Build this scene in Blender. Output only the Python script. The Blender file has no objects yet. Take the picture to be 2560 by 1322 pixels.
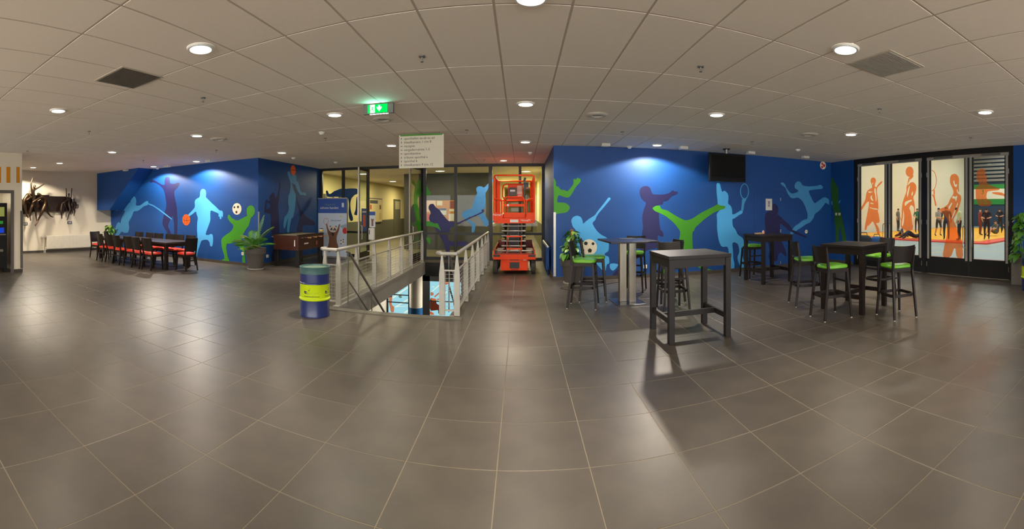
import bpy, math, random
from mathutils import Vector, Matrix
random.seed(7)
SC = bpy.context.scene
COL = SC.collection
PI = math.pi

# ------------------------------------------------------------------ camera (a phone panorama: cylindrical projection)
F, X0, YH, EYE = 1036.0, 1302.0, 524.0, 1.68      # focal length, heading column, horizon row (2560x1322 frame), eye height
ZC = 3.2                                          # ceiling height
cam = bpy.data.cameras.new('camera')
cam.type = 'PANO'
cam.panorama_type = 'CENTRAL_CYLINDRICAL'
cam.central_cylindrical_range_u_min = -X0 / F
cam.central_cylindrical_range_u_max = (2560 - X0) / F
cam.central_cylindrical_range_v_min = -(1322 - YH) / F
cam.central_cylindrical_range_v_max = YH / F
cam.central_cylindrical_radius = 1.0
cam.clip_start, cam.clip_end = 0.05, 200
camo = bpy.data.objects.new('camera', cam)
camo.location = (0, 0, EYE)
camo.rotation_euler = (PI / 2, 0, 0)
COL.objects.link(camo)
SC.camera = camo
SC.view_settings.view_transform = 'Standard'
SC.view_settings.look = 'None'
SC.view_settings.exposure = 0.62
SC.view_settings.gamma = 1.0
SC.view_settings.use_curve_mapping = False

# ------------------------------------------------------------------ world: dull daylight that enters by the windows behind the camera
w = bpy.data.worlds.new('world'); SC.world = w; w.use_nodes = True
bg = w.node_tree.nodes['Background']
bg.inputs[0].default_value = (1.0, 0.97, 0.93, 1); bg.inputs[1].default_value = 4.6

LAMP_COL = (1.0, 0.87, 0.71)
LAMP_W = 44.0          # every ceiling downlight: wide part of its beam
POOL_W = 185.0          # ... and the narrower core that makes a pool on the floor
WASH_W = 250.0         # downlights close to the walls

def area(name, loc, rot, sx, sy, watts, col=(1, 1, 1)):
    l = bpy.data.lights.new(name, 'AREA'); l.shape = 'RECTANGLE'; l.size, l.size_y = sx, sy
    l.energy = watts; l.color = col
    o = bpy.data.objects.new(name, l); o.location = loc; o.rotation_euler = rot; COL.objects.link(o); return o
# sports hall lamps (high under the hall roof), corridor lamps and lower hall lamps
for gx in (14, 21, 28, 34):
    for gy in (4, 10, 16):
        area('sports_hall_light', (gx, gy, 7.6), (0, 0, 0), 3.0, 0.6, 130, (1, 0.98, 0.92))
for cx, cy in ((-6.3, 15.6), (-6.3, 20), (-6.3, 25), (-0.2, 16), (-0.2, 21), (-0.2, 27), (-3, 15.4)):
    area('corridor_light', (cx, cy, 3.12), (0, 0, 0), 0.3, 0.3, 62 if cy > 15.5 else 20, (1, 0.86, 0.56))
for lx in (-5.0, -2.0, 1.0):
    area('lower_hall_light', (lx, 15.0, -0.55), (0, 0, 0), 0.8, 0.8, 90, (1, 0.93, 0.8))

# ------------------------------------------------------------------ geometry of the photograph -> places in the room
def ang(x): return (x - X0) / F
def on_floor(x, y, z=0.0):
    r = F * (EYE - z) / (y - YH); t = ang(x); return Vector((r * math.sin(t), r * math.cos(t), z))
def on_plane(x, y, p, n):
    t = ang(x); d = Vector((math.sin(t), math.cos(t), (YH - y) / F)); o = Vector((0, 0, EYE))
    n = Vector(n); k = (Vector(p) - o).dot(n) / d.dot(n); return o + d * k
def on_y(x, y, Y): return on_plane(x, y, (0, Y, 0), (0, 1, 0))
def on_x(x, y, X): return on_plane(x, y, (X, 0, 0), (1, 0, 0))

# ------------------------------------------------------------------ materials
def srgb(r, g, b):
    def c(v):
        v /= 255.0
        return v / 12.92 if v <= 0.04045 else ((v + 0.055) / 1.055) ** 2.4
    return (c(r), c(g), c(b), 1)
MATS = {}
def mat(name, rgb, rough=0.6, metal=0.0, var=0.12, scale=8.0, bump=0.0, bscale=60.0, emit=0.0, rand=0.0, coat=0.0, spec=0.5, stretch=None):
    if name in MATS: return MATS[name]
    m = bpy.data.materials.new(name); m.use_nodes = True; nt = m.node_tree; N = nt.nodes; L = nt.links
    b = N['Principled BSDF']
    col = srgb(*rgb)
    tc = N.new('ShaderNodeTexCoord'); no = N.new('ShaderNodeTexNoise'); no.inputs['Scale'].default_value = scale
    no.inputs['Detail'].default_value = 7
    src = tc.outputs['Object']
    if stretch:
        mp = N.new('ShaderNodeMapping'); mp.inputs['Scale'].default_value = stretch; L.new(src, mp.inputs[0]); src = mp.outputs[0]
    L.new(src, no.inputs['Vector'])
    mx = N.new('ShaderNodeMix'); mx.data_type = 'RGBA'
    L.new(no.outputs[0], mx.inputs[0])
    mx.inputs[6].default_value = tuple(min(1, c * (1 - var)) for c in col[:3]) + (1,)
    mx.inputs[7].default_value = tuple(min(1, c * (1 + var)) for c in col[:3]) + (1,)
    out = mx.outputs[2]
    if rand:
        oi = N.new('ShaderNodeObjectInfo'); hs = N.new('ShaderNodeHueSaturation'); mr = N.new('ShaderNodeMapRange')
        mr.inputs[3].default_value = 1 - rand; mr.inputs[4].default_value = 1 + rand
        L.new(oi.outputs['Random'], mr.inputs[0]); L.new(mr.outputs[0], hs.inputs['Value']); L.new(out, hs.inputs['Color']); out = hs.outputs[0]
    L.new(out, b.inputs['Base Color'])
    b.inputs['Roughness'].default_value = rough; b.inputs['Metallic'].default_value = metal
    b.inputs['Specular IOR Level'].default_value = spec
    if coat: b.inputs['Coat Weight'].default_value = coat; b.inputs['Coat Roughness'].default_value = 0.15
    if bump:
        n2 = N.new('ShaderNodeTexNoise'); n2.inputs['Scale'].default_value = bscale; n2.inputs['Detail'].default_value = 3
        L.new(src, n2.inputs['Vector']); bp = N.new('ShaderNodeBump'); bp.inputs['Strength'].default_value = bump; bp.inputs['Distance'].default_value = 0.01
        L.new(n2.outputs[0], bp.inputs['Height']); L.new(bp.outputs[0], b.inputs['Normal'])
    if emit:
        L.new(out, b.inputs['Emission Color']); b.inputs['Emission Strength'].default_value = emit
    MATS[name] = m; return m

def glass_mat(name, tint=(0.93, 0.96, 0.95), refl=1.0):
    if name in MATS: return MATS[name]
    m = bpy.data.materials.new(name); m.use_nodes = True; nt = m.node_tree; N = nt.nodes; L = nt.links
    N.remove(N['Principled BSDF'])
    tr = N.new('ShaderNodeBsdfTransparent'); tr.inputs[0].default_value = tint + (1,)
    gl = N.new('ShaderNodeBsdfGlossy'); gl.inputs['Roughness'].default_value = 0.02
    fr = N.new('ShaderNodeFresnel'); fr.inputs[0].default_value = 1.45
    ml = N.new('ShaderNodeMath'); ml.operation = 'MULTIPLY'; ml.inputs[1].default_value = refl
    mx = N.new('ShaderNodeMixShader')
    L.new(fr.outputs[0], ml.inputs[0]); L.new(ml.outputs[0], mx.inputs[0]); L.new(tr.outputs[0], mx.inputs[1]); L.new(gl.outputs[0], mx.inputs[2])
    L.new(mx.outputs[0], N['Material Output'].inputs[0]); MATS[name] = m; return m

def film_mat(name, rgb, opaque=0.35, noise=0.0):
    """coloured see-through film stuck on glass"""
    if name in MATS: return MATS[name]
    m = bpy.data.materials.new(name); m.use_nodes = True; nt = m.node_tree; N = nt.nodes; L = nt.links
    N.remove(N['Principled BSDF'])
    tr = N.new('ShaderNodeBsdfTransparent'); tr.inputs[0].default_value = srgb(*rgb)
    df = N.new('ShaderNodeBsdfTranslucent'); df.inputs[0].default_value = srgb(*rgb)
    mx = N.new('ShaderNodeMixShader'); mx.inputs[0].default_value = opaque
    L.new(tr.outputs[0], mx.inputs[1]); L.new(df.outputs[0], mx.inputs[2])
    no = N.new('ShaderNodeTexNoise'); no.inputs['Scale'].default_value = 6
    mr = N.new('ShaderNodeMapRange'); mr.inputs[3].default_value = max(0, opaque - 0.06); mr.inputs[4].default_value = min(1, opaque + 0.06)
    L.new(no.outputs[0], mr.inputs[0]); L.new(mr.outputs[0], mx.inputs[0])
    L.new(mx.outputs[0], N['Material Output'].inputs[0]); MATS[name] = m; return m

def emit_mat(name, rgb, strength):
    if name in MATS: return MATS[name]
    m = bpy.data.materials.new(name); m.use_nodes = True; nt = m.node_tree; N = nt.nodes; L = nt.links
    N.remove(N['Principled BSDF'])
    e = N.new('ShaderNodeEmission'); e.inputs[0].default_value = srgb(*rgb); e.inputs[1].default_value = strength
    L.new(e.outputs[0], N['Material Output'].inputs[0]); MATS[name] = m; return m

# ------------------------------------------------------------------ mesh builder
class MB:
    def __init__(s): s.v = []; s.f = []; s.mi = []; s.cur = 0
    def add(s, vs, fs):
        k = len(s.v); s.v += [tuple(p) for p in vs]; s.f += [tuple(k + i for i in f) for f in fs]; s.mi += [s.cur] * len(fs); return s
    def box(s, x0, x1, y0, y1, z0, z1):
        return s.add([(x0, y0, z0), (x1, y0, z0), (x1, y1, z0), (x0, y1, z0), (x0, y0, z1), (x1, y0, z1), (x1, y1, z1), (x0, y1, z1)],
                     [(0, 3, 2, 1), (4, 5, 6, 7), (0, 1, 5, 4), (1, 2, 6, 5), (2, 3, 7, 6), (3, 0, 4, 7)])
    def cbox(s, c, sx, sy, sz, M=None):
        vs = []
        for z in (-.5, .5):
            for x, y in ((-.5, -.5), (.5, -.5), (.5, .5), (-.5, .5)):
                p = Vector((x * sx, y * sy, z * sz))
                if M is not None: p = M @ p
                vs.append(Vector(c) + p)
        return s.add(vs, [(0, 3, 2, 1), (4, 5, 6, 7), (0, 1, 5, 4), (1, 2, 6, 5), (2, 3, 7, 6), (3, 0, 4, 7)])
    def bar(s, p, q, wd, th, up=(0, 0, 1), wd2=None, th2=None):
        """rectangular bar from p to q, width wd along side axis, th along up axis"""
        p, q = Vector(p), Vector(q); d = (q - p).normalized(); u = Vector(up)
        sd = d.cross(u)
        if sd.length < 1e-4: sd = d.cross(Vector((1, 0, 0)))
        sd.normalize(); u = sd.cross(d).normalized(); vs = []
        for c, a, b in ((p, wd, th), (q, wd2 or wd, th2 or th)):
            vs += [c - sd * a / 2 - u * b / 2, c + sd * a / 2 - u * b / 2, c + sd * a / 2 + u * b / 2, c - sd * a / 2 + u * b / 2]
        return s.add(vs, [(0, 3, 2, 1), (4, 5, 6, 7), (0, 1, 5, 4), (1, 2, 6, 5), (2, 3, 7, 6), (3, 0, 4, 7)])
    def cyl(s, p, q, r, r2=None, n=12, cap=True):
        return s.tube([p, q], [r, r if r2 is None else r2], n, cap)
    def tube(s, pts, r, n=8, cap=True):
        pts = [Vector(p) for p in pts]; m = len(pts)
        rs = r if isinstance(r, (list, tuple)) else [r] * m
        k = len(s.v); ref = None; fs = []; vs = []
        for i, p in enumerate(pts):
            d = (pts[min(i + 1, m - 1)] - pts[max(i - 1, 0)]).normalized()
            if ref is None:
                ref = d.orthogonal().normalized()
            else:
                ref = (ref - d * ref.dot(d)); ref = ref.normalized() if ref.length > 1e-5 else d.orthogonal().normalized()
            b = d.cross(ref)
            for j in range(n):
                a = 2 * PI * j / n; vs.append(p + (ref * math.cos(a) + b * math.sin(a)) * rs[i])
        for i in range(m - 1):
            for j in range(n):
                fs.append((i * n + j, i * n + (j + 1) % n, (i + 1) * n + (j + 1) % n, (i + 1) * n + j))
        if cap: fs.append(tuple(range(n))[::-1]); fs.append(tuple((m - 1) * n + j for j in range(n)))
        return s.add(vs, fs)
    def lathe(s, prof, n=24, c=(0, 0, 0), cap0=False, cap1=False):
        vs = []; fs = []; m = len(prof)
        for r, z in prof:
            for j in range(n):
                a = 2 * PI * j / n; vs.append((c[0] + r * math.cos(a), c[1] + r * math.sin(a), c[2] + z))
        for i in range(m - 1):
            for j in range(n):
                fs.append((i * n + j, i * n + (j + 1) % n, (i + 1) * n + (j + 1) % n, (i + 1) * n + j))
        if cap0: fs.append(tuple(range(n))[::-1])
        if cap1: fs.append(tuple((m - 1) * n + j for j in range(n)))
        return s.add(vs, fs)
    def ball(s, c, r, n=12, sq=(1, 1, 1)):
        vs = []; fs = []; h = n // 2
        for i in range(h + 1):
            a = PI * i / h
            for j in range(n):
                t = 2 * PI * j / n
                vs.append((c[0] + sq[0] * r * math.sin(a) * math.cos(t), c[1] + sq[1] * r * math.sin(a) * math.sin(t), c[2] + sq[2] * r * math.cos(a)))
        for i in range(h):
            for j in range(n):
                fs.append((i * n + j, (i + 1) * n + j, (i + 1) * n + (j + 1) % n, i * n + (j + 1) % n))
        return s.add(vs, fs)
    def prism(s, pts, d):
        """n-gon given by 3-D points, thickened by vector d"""
        n = len(pts); d = Vector(d); pts = [Vector(p) for p in pts]
        return s.add(pts + [p + d for p in pts], [tuple(range(n)), tuple(range(2 * n - 1, n - 1, -1))] + [(i, n + i, n + (i + 1) % n, (i + 1) % n) for i in range(n)])
    def poly(s, pts): return s.add(pts, [tuple(range(len(pts)))])
    def build(s, name, m, parent=None, smooth=False, bevel=0.0, world=False, kind=None):
        me = bpy.data.meshes.new(name)
        vs = s.v
        if world and parent is not None:
            M = (Matrix.Translation(parent.location) @ parent.rotation_euler.to_matrix().to_4x4()).inverted()
            vs = [tuple(M @ Vector(p)) for p in vs]
        me.from_pydata(vs, [], s.f)
        for mm in (m if isinstance(m, (list, tuple)) else [m]): me.materials.append(mm)
        if any(s.mi): me.polygons.foreach_set('material_index', s.mi)
        if smooth: me.polygons.foreach_set('use_smooth', [True] * len(me.polygons))
        me.validate(); me.update()
        o = bpy.data.objects.new(name, me); COL.objects.link(o)
        if smooth:
            try: me.set_sharp_from_angle(angle=math.radians(40))
            except Exception: pass
        if parent is not None: o.parent = parent
        if bevel:
            b = o.modifiers.new('bevel', 'BEVEL'); b.width = bevel; b.segments = 2; b.limit_method = 'ANGLE'
        if kind: o['kind'] = kind
        return o

def tag(o, label=None, cat=None, group=None, kind=None):
    if label: o['label'] = label
    if cat: o['category'] = cat
    if group: o['group'] = group
    if kind: o['kind'] = kind
    return o
def thing(name, label, cat, loc=(0, 0, 0), rz=0.0, group=None):
    o = bpy.data.objects.new(name, None); o.empty_display_size = 0.1; COL.objects.link(o)
    o.location = loc; o.rotation_euler = (0, 0, rz)
    return tag(o, label, cat, group)
KIDS = {}
def copy_tree(o, parent=None):
    c = o.copy(); COL.objects.link(c); c.parent = parent
    for ch in list(o.children): copy_tree(ch, c)
    return c
def place(proto, used, loc, rz, label):
    """the prototype itself first, then copies of it and of its parts"""
    o = proto if not used else copy_tree(proto)
    used.append(1); o.location = loc; o.rotation_euler = (0, 0, rz); o['label'] = label
    return o
def struct(mb, name, m, label=None, **k):
    o = mb.build(name, m, **k); o['kind'] = 'structure'
    if label: o['label'] = label
    return o
def text(body, parent, loc, rot, size, m, align='LEFT', name='lettering', ext=0.0008, sx=1.0):
    c = bpy.data.curves.new(name, 'FONT'); c.body = body; c.size = size; c.extrude = ext; c.align_x = align; c.align_y = 'CENTER'
    c.resolution_u = 3
    c.materials.append(m); t = bpy.data.objects.new(name, c); COL.objects.link(t)
    me = bpy.data.meshes.new_from_object(t.evaluated_get(bpy.context.evaluated_depsgraph_get())); me.name = name
    bpy.data.objects.remove(t); bpy.data.curves.remove(c)
    o = bpy.data.objects.new(name, me); COL.objects.link(o); o.parent = parent
    o['kind'] = 'stuff'
    o.location = loc; o.rotation_euler = rot; o.scale = (sx, 1, 1); return o
FRONT = (PI / 2, 0, 0)          # lettering that faces -Y
# ------------------------------------------------------------------ common materials
M_tile = mat('floor_tile', (78, 72, 64), rough=0.38, spec=0.75, var=0.42, scale=3.6, bump=0.04, bscale=22, rand=0.07)
M_grout = mat('floor_grout', (134, 124, 106), rough=0.8, var=0.1)
M_ceil = mat('ceiling_tile', (236, 226, 213), rough=0.9, var=0.03, scale=30, bump=0.15, bscale=140, rand=0.012)
M_grid = mat('ceiling_grid', (190, 180, 166), rough=0.7, var=0.05)
M_white = mat('white_wall', (228, 218, 196), rough=0.75, var=0.03, scale=2, bump=0.05, bscale=90)
M_blue = mat('blue_wall', (4, 70, 142), rough=0.55, var=0.05, scale=2, bump=0.08, bscale=90)
M_base = mat('skirting', (72, 66, 60), rough=0.5)
M_black = mat('black_frame', (20, 19, 18), rough=0.4, var=0.1)
M_cream = mat('corridor_cream', (226, 214, 150), rough=0.7, var=0.03)
M_olive = mat('corridor_olive', (98, 96, 76), rough=0.6, var=0.05)
M_darkolive = mat('dark_olive_wall', (64, 64, 54), rough=0.6, var=0.05)
M_steel = mat('steel', (176, 172, 164), rough=0.35, metal=0.8, var=0.1, scale=20)
M_galv = mat('galvanised_rail', (176, 174, 164), rough=0.5, metal=0.35, var=0.12, scale=25)
M_grey = mat('door_grey', (112, 110, 106), rough=0.4, metal=0.4, var=0.06)
M_wht = mat('white_plastic', (226, 224, 216), rough=0.4, var=0.03)
M_glass = glass_mat('window_glass', refl=0.35)
M_sky = mat('mural_light_blue', (78, 178, 246), rough=0.55, var=0.04)
M_teal = mat('mural_muted_blue', (64, 148, 206), rough=0.55, var=0.04)
M_purp = mat('mural_purple', (24, 26, 82), rough=0.55, var=0.05)
M_grn = mat('mural_green', (62, 150, 24), rough=0.55, var=0.05)
M_orange = mat('mural_orange', (246, 98, 26), rough=0.55, var=0.05)
M_ivory = mat('mural_ivory', (236, 228, 206), rough=0.55, var=0.03)
M_ink = mat('mural_black', (22, 20, 24), rough=0.55)
M_red = mat('mural_red', (190, 40, 48), rough=0.55)
M_wood = mat('dark_stained_wood', (30, 22, 18), rough=0.42, var=0.35, scale=6, stretch=(1, 1, 9), bump=0.05, bscale=40, spec=0.35)
M_wood2 = mat('black_brown_wood', (56, 48, 44), rough=0.32, var=0.3, scale=5, stretch=(9, 1, 1), bump=0.05, bscale=40, coat=0.2)
M_wood3 = mat('charcoal_stained_wood', (30, 26, 25), rough=0.5, var=0.25, scale=5, stretch=(1, 1, 7), bump=0.06, bscale=40, spec=0.4)
M_seatg = mat('green_leather', (104, 178, 40), rough=0.28, var=0.1, bump=0.05, bscale=90)
M_seatr = mat('red_leather', (236, 66, 44), rough=0.35, var=0.08, bump=0.05, bscale=90)
M_pot = mat('charcoal_pot', (84, 80, 76), rough=0.7, var=0.08, bump=0.05)
M_soil = mat('soil', (92, 66, 44), rough=0.95, var=0.4, scale=40, bump=0.5)
M_leaf = mat('leaf_green', (74, 130, 44), rough=0.35, var=0.35, scale=9, rand=0.25)
M_leaf2 = mat('leaf_yellow_green', (120, 156, 58), rough=0.35, var=0.3, scale=9, rand=0.25)
M_bronze = mat('bronze', (86, 66, 46), rough=0.34, metal=0.75, var=0.35, scale=7, bump=0.05)
M_bronze2 = mat('dark_bronze', (58, 44, 36), rough=0.45, metal=0.6, var=0.35, scale=7, bump=0.1)
M_lift = mat('lift_orange', (244, 72, 12), rough=0.45, var=0.06, spec=0.25)
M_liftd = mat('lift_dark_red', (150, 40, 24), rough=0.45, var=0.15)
M_rub = mat('rubber', (74, 70, 66), rough=0.85, var=0.15, bump=0.3, bscale=30)
M_dark = mat('black_plastic', (22, 22, 22), rough=0.4)

# ------------------------------------------------------------------ floor: grout bed, stone tiles, stairwell opening
HX0, HX1, HY0, HY1 = -3.02, -1.1, 6.38, 12.8      # the stairwell opening
XL, XR, YB = -14.9, 9.1, 9.8                      # left wall, right wall, blue back walls
RX0, RX1, YG = -7.2, 0.78, 13.7                   # the recess and its glass partition
YR = -7.0                                         # rear wall
def minus(rects, h):
    out = []
    for (a, b, c, d) in rects:
        if b <= h[0] or a >= h[1] or d <= h[2] or c >= h[3]: out.append((a, b, c, d)); continue
        if a < h[0]: out.append((a, h[0], c, d))
        if b > h[1]: out.append((h[1], b, c, d))
        x0, x1 = max(a, h[0]), min(b, h[1])
        if c < h[2]: out.append((x0, x1, c, h[2]))
        if d > h[3]: out.append((x0, x1, h[3], d))
    return out
def inter(r, q):
    a, b, c, d = max(r[0], q[0]), min(r[1], q[1]), max(r[2], q[2]), min(r[3], q[3])
    return (a, b, c, d) if b - a > 0.02 and d - c > 0.02 else None
HOLE = (HX0, HX1, HY0, HY1)
mb = MB()
for r in minus([(XL - 0.3, 37.6, YR - 0.3, 20.1), (-8.3, 1.2, 20.1, 34)], HOLE):
    mb.box(r[0], r[1], r[2], r[3], -0.36, -0.0015)
floor = struct(mb, 'floor', M_grout, 'dark grey stone tile floor with pale joints')
TS, TX, TY, JW = 0.602, -0.756, 2.664, 0.0032
rooms = [(XL, XR, YR, YB), (RX0, RX1, YB, YG + 0.05)]
tiles = []
for i in range(-25, 18):
    for j in range(-4, 20):
        x, y = TX + i * TS, TY + j * TS
        for rm in rooms:
            q = inter((x + JW, x + TS - JW, y + JW, y + TS - JW), rm)
            if not q: continue
            for p in minus([q], HOLE):
                if p[1] - p[0] < 0.02 or p[3] - p[2] < 0.02: continue
                cx, cy = (p[0] + p[1]) / 2, (p[2] + p[3]) / 2
                tiles.append((math.hypot(cx, cy), cx, cy, p[1] - p[0], p[3] - p[2], abs(math.atan2(cx, cy)) < 1.36 and math.hypot(cx, cy) > 1.7))
tiles.sort()
def slab_mesh(name, sx, sy, th, m, z0):
    b = MB(); c = 0.0015; dz = abs(th) * 0.4
    vs = [(-sx/2, -sy/2, z0), (sx/2, -sy/2, z0), (sx/2, sy/2, z0), (-sx/2, sy/2, z0)]
    zt = z0 + th; s = 1 if th > 0 else -1
    vs += [(-sx/2, -sy/2, zt - s*dz), (sx/2, -sy/2, zt - s*dz), (sx/2, sy/2, zt - s*dz), (-sx/2, sy/2, zt - s*dz)]
    vs += [(-sx/2 + c, -sy/2 + c, zt), (sx/2 - c, -sy/2 + c, zt), (sx/2 - c, sy/2 - c, zt), (-sx/2 + c, sy/2 - c, zt)]
    fs = [(0, 1, 5, 4), (1, 2, 6, 5), (2, 3, 7, 6), (3, 0, 4, 7), (4, 5, 9, 8), (5, 6, 10, 9), (6, 7, 11, 10), (7, 4, 8, 11), (8, 9, 10, 11)]
    if th < 0: fs = [f[::-1] for f in fs]
    return vs, fs
cache = {}
def piece(name, sx, sy, th, m, z0, cx, cy, parent):
    k = (name, round(sx, 3), round(sy, 3))
    if k not in cache:
        me = bpy.data.meshes.new(name); vs, fs = slab_mesh(name, sx, sy, th, m, z0); me.from_pydata(vs, [], fs); me.materials.append(m); me.update(); cache[k] = me
    o = bpy.data.objects.new(name, cache[k]); COL.objects.link(o); o.parent = parent; o.location = (cx, cy, 0); return o
def lay(tlist, limit, name, th, m, z0, parent, restname):
    n = 0; rest = MB()
    for (r, cx, cy, sx, sy, seen) in tlist:
        if seen and n < limit: piece(name, sx, sy, th, m, z0, cx, cy, parent); n += 1
        else:
            vs, fs = slab_mesh(name, sx, sy, th, m, z0); rest.add([(a + cx, b + cy, c) for a, b, c in vs], fs)
    if rest.v: rest.build(restname, m, parent, kind='stuff')
lay(tiles, 296, 'floor_tile', 0.0015, M_tile, -0.0015, floor, 'distant_floor_tiles')
# stairwell edge: stone nosing in front, steel trims along the sides, concrete fascia
M_fascia = mat('stairwell_fascia', (140, 138, 132), rough=0.6, var=0.08)
mb = MB(); mb.box(HX0 - 0.25, HX1 + 0.2, HY0 - 0.16, HY0 + 0.012, -0.2, 0.012); mb.build('stair_nosing', mat('nosing_stone', (92, 90, 80), rough=0.45), floor)
mb = MB(); mb.box(HX0 - 0.10, HX0 + 0.012, HY0 + 0.001, HY1 - 0.02, -0.362, 0.03); mb.build('stairwell_edge', M_fascia, floor)
mb = MB(); mb.box(HX1 - 0.012, HX1 + 0.06, HY0 + 0.001, HY1 - 0.02, -0.362, 0.02); mb.build('stairwell_edge', M_fascia, floor)
mb = MB(); mb.box(HX0 + 0.013, HX1 - 0.013, HY1 - 0.02, HY1 + 0.03, -0.42, 0.01); mb.build('stairwell_end_panel', M_black, floor)
# sports hall floor
M_gymf = mat('sports_floor', (150, 166, 172), rough=0.45, var=0.05)
mb = MB(); mb.box(9.32, 37.5, -2, 20, -0.003, 0.0)
gymf = struct(mb, 'floor_sports_hall', M_gymf, 'pale blue-grey sports hall floor')
M_line = mat('court_line_yellow', (220, 206, 120), rough=0.5); M_line2 = mat('court_line_red', (206, 110, 90), rough=0.5)
for (p, q, m) in (((10, 9.2), (37, 6.0), M_line), ((15.2, -1), (15.2, 19.5), M_line), ((12.6, -1), (12.6, 19.5), M_line2), ((10, 3.0), (36, 9.4), M_line2)):
    mb = MB(); mb.bar((p[0], p[1], 0.002), (q[0], q[1], 0.002), 0.06, 0.003); mb.build('court_line', m, gymf)
M_corf = mat('corridor_floor', (112, 106, 82), rough=0.4, var=0.08)
mb = MB(); mb.box(-8.0, 0.87, YG + 0.06, 34, -0.003, 0.002)
struct(mb, 'floor_corridor', M_corf)

# ------------------------------------------------------------------ ceiling: panels in a recessed grid
mb = MB(); mb.box(XL - 0.3, XR + 0.25, YR - 0.3, YG + 0.1, ZC + 0.0035, ZC + 0.25)
ceil = struct(mb, 'ceiling', M_grid, 'suspended ceiling of pale rectangular panels in a grey grid')
CX, CY, CXO, CYO, CG = 0.585, 1.30, -0.2, 3.06, 0.0105
cts = []
for i in range(-27, 17):
    for j in range(-8, 9):
        x, y = CXO + i * CX, CYO + j * CY
        for rm in [(XL, XR, YR, YB), (RX0, RX1, YB, YG)]:
            p = inter((x + CG, x + CX - CG, y + CG, y + CY - CG), rm)
            if p:
                cx, cy = (p[0] + p[1]) / 2, (p[2] + p[3]) / 2
                cts.append((math.hypot(cx, cy), cx, cy, p[1] - p[0], p[3] - p[2], abs(math.atan2(cx, cy)) < 1.36 and math.hypot(cx, cy) > 2.4))
cts.sort()
lay(cts, 296, 'ceiling_panel', -0.0035, M_ceil, ZC + 0.0035, ceil, 'distant_ceiling_panels')

# ------------------------------------------------------------------ walls
def wallbox(name, m, *b, label=None):
    mb = MB()
    for q in b: mb.box(*q)
    return struct(mb, name, m, label)
wall_left = wallbox('wall_left', M_white, (XL - 0.25, XL, YR, YB + 0.2, 0, ZC + 0.018), label='cream plaster wall behind the bronze sculpture')
wall_bl = wallbox('wall_back_left', M_blue, (XL, RX0, YB, YB + 0.2, 0, ZC + 0.018), label='blue wall painted with sports silhouettes behind the dining table')
wall_sl = wallbox('wall_side_left', M_blue, (RX0 - 0.2, RX0, YB + 0.2, YG, 0, ZC + 0.018), label='dark blue side wall behind the football table')
wall_sr = wallbox('wall_side_right', M_blue, (RX1, RX1 + 0.2, YB + 0.2, YG, 0, ZC + 0.018), label='narrow blue wall beside the scissor lift')
wall_br = wallbox('wall_back_right', M_blue, (RX1, XR + 0.2, YB, YB + 0.2, 0, ZC + 0.018), label='blue wall painted with sports silhouettes behind the bar tables')
DY0, DY1 = 3.66, 8.80
wall_r = wallbox('wall_right', M_blue, (XR, XR + 0.22, DY1, YB, 0, ZC + 0.018), (XR, XR + 0.22, YR, DY0, 0, ZC + 0.018), label='blue wall at the sports hall doors')
# rear wall with the entrance windows (behind the camera)
mb = MB(); mb.box(XL, XR, YR - 0.2, YR, 0, 0.3); mb.box(XL, XR, YR - 0.2, YR, 2.9, ZC + 0.018)
for k in range(9): x = XL + k * 3.0; mb.box(x, x + 0.3, YR - 0.2, YR, 0.3, 2.9)
struct(mb, 'wall_rear', M_white)
# stair bulkhead in the corner of the blue wall
mb = MB(); mb.prism([(XL, 9.1, 1.66), (-13.95, 9.1, 1.66), (-12.0, 9.1, ZC), (XL, 9.1, ZC)], (0, 0.7, 0))
mb.build('stair_bulkhead', M_blue, wall_bl)
# white block at the far left with the niche of the vending machine
PX, PYE = -10.45, 4.02
mb = MB()
mb.box(PX - 0.16, PX, 3.78, PYE, 0, ZC + 0.018)                 # pier
mb.box(PX - 0.16, PX, 1.2, 3.78, 2.12, ZC + 0.018)              # lintel
mb.box(PX - 0.16, PX, YR, 1.2, 0, ZC + 0.018)
mb.box(PX - 1.4, PX - 0.16, PYE - 0.12, PYE, 0, ZC + 0.018)     # end
mb.box(PX - 1.5, PX - 1.3, YR, PYE, 0, ZC + 0.018)              # back of niche
mb.box(PX - 1.4, PX - 0.16, 1.0, 3.9, 2.3, 2.36)
wall_p = struct(mb, 'wall_pillar', M_white, 'white wall block with orange stripes around the vending machine')
M_stripe = mat('orange_stripe', (214, 140, 18), rough=0.5)
for xx in ((-3, 2.5), (16, 26), (41, 49.4)):
    a = on_x(xx[0], 417, PX + 0.002); b = on_x(xx[1], 457, PX + 0.002)
    mb = MB(); mb.box(PX + 0.001, PX + 0.003, min(a.y, b.y), max(a.y, b.y), b.z, a.z); mb.build('painted_stripe', M_stripe, wall_p)
mb = MB()
mb.box(PX - 0.02, PX + 0.015, 3.70, 3.78, 0, 2.12); mb.box(PX - 0.02, PX + 0.015, 1.2, 3.78, 2.12, 2.2)
struct(mb, 'trim_1', M_grey, 'grey frame of the vending machine niche')
mb = MB(); mb.box(PX - 0.01, PX + 0.02, PYE - 0.05, PYE + 0.02, 0.1, 1.65); mb.build('corner_guard', M_grey, wall_p)
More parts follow.
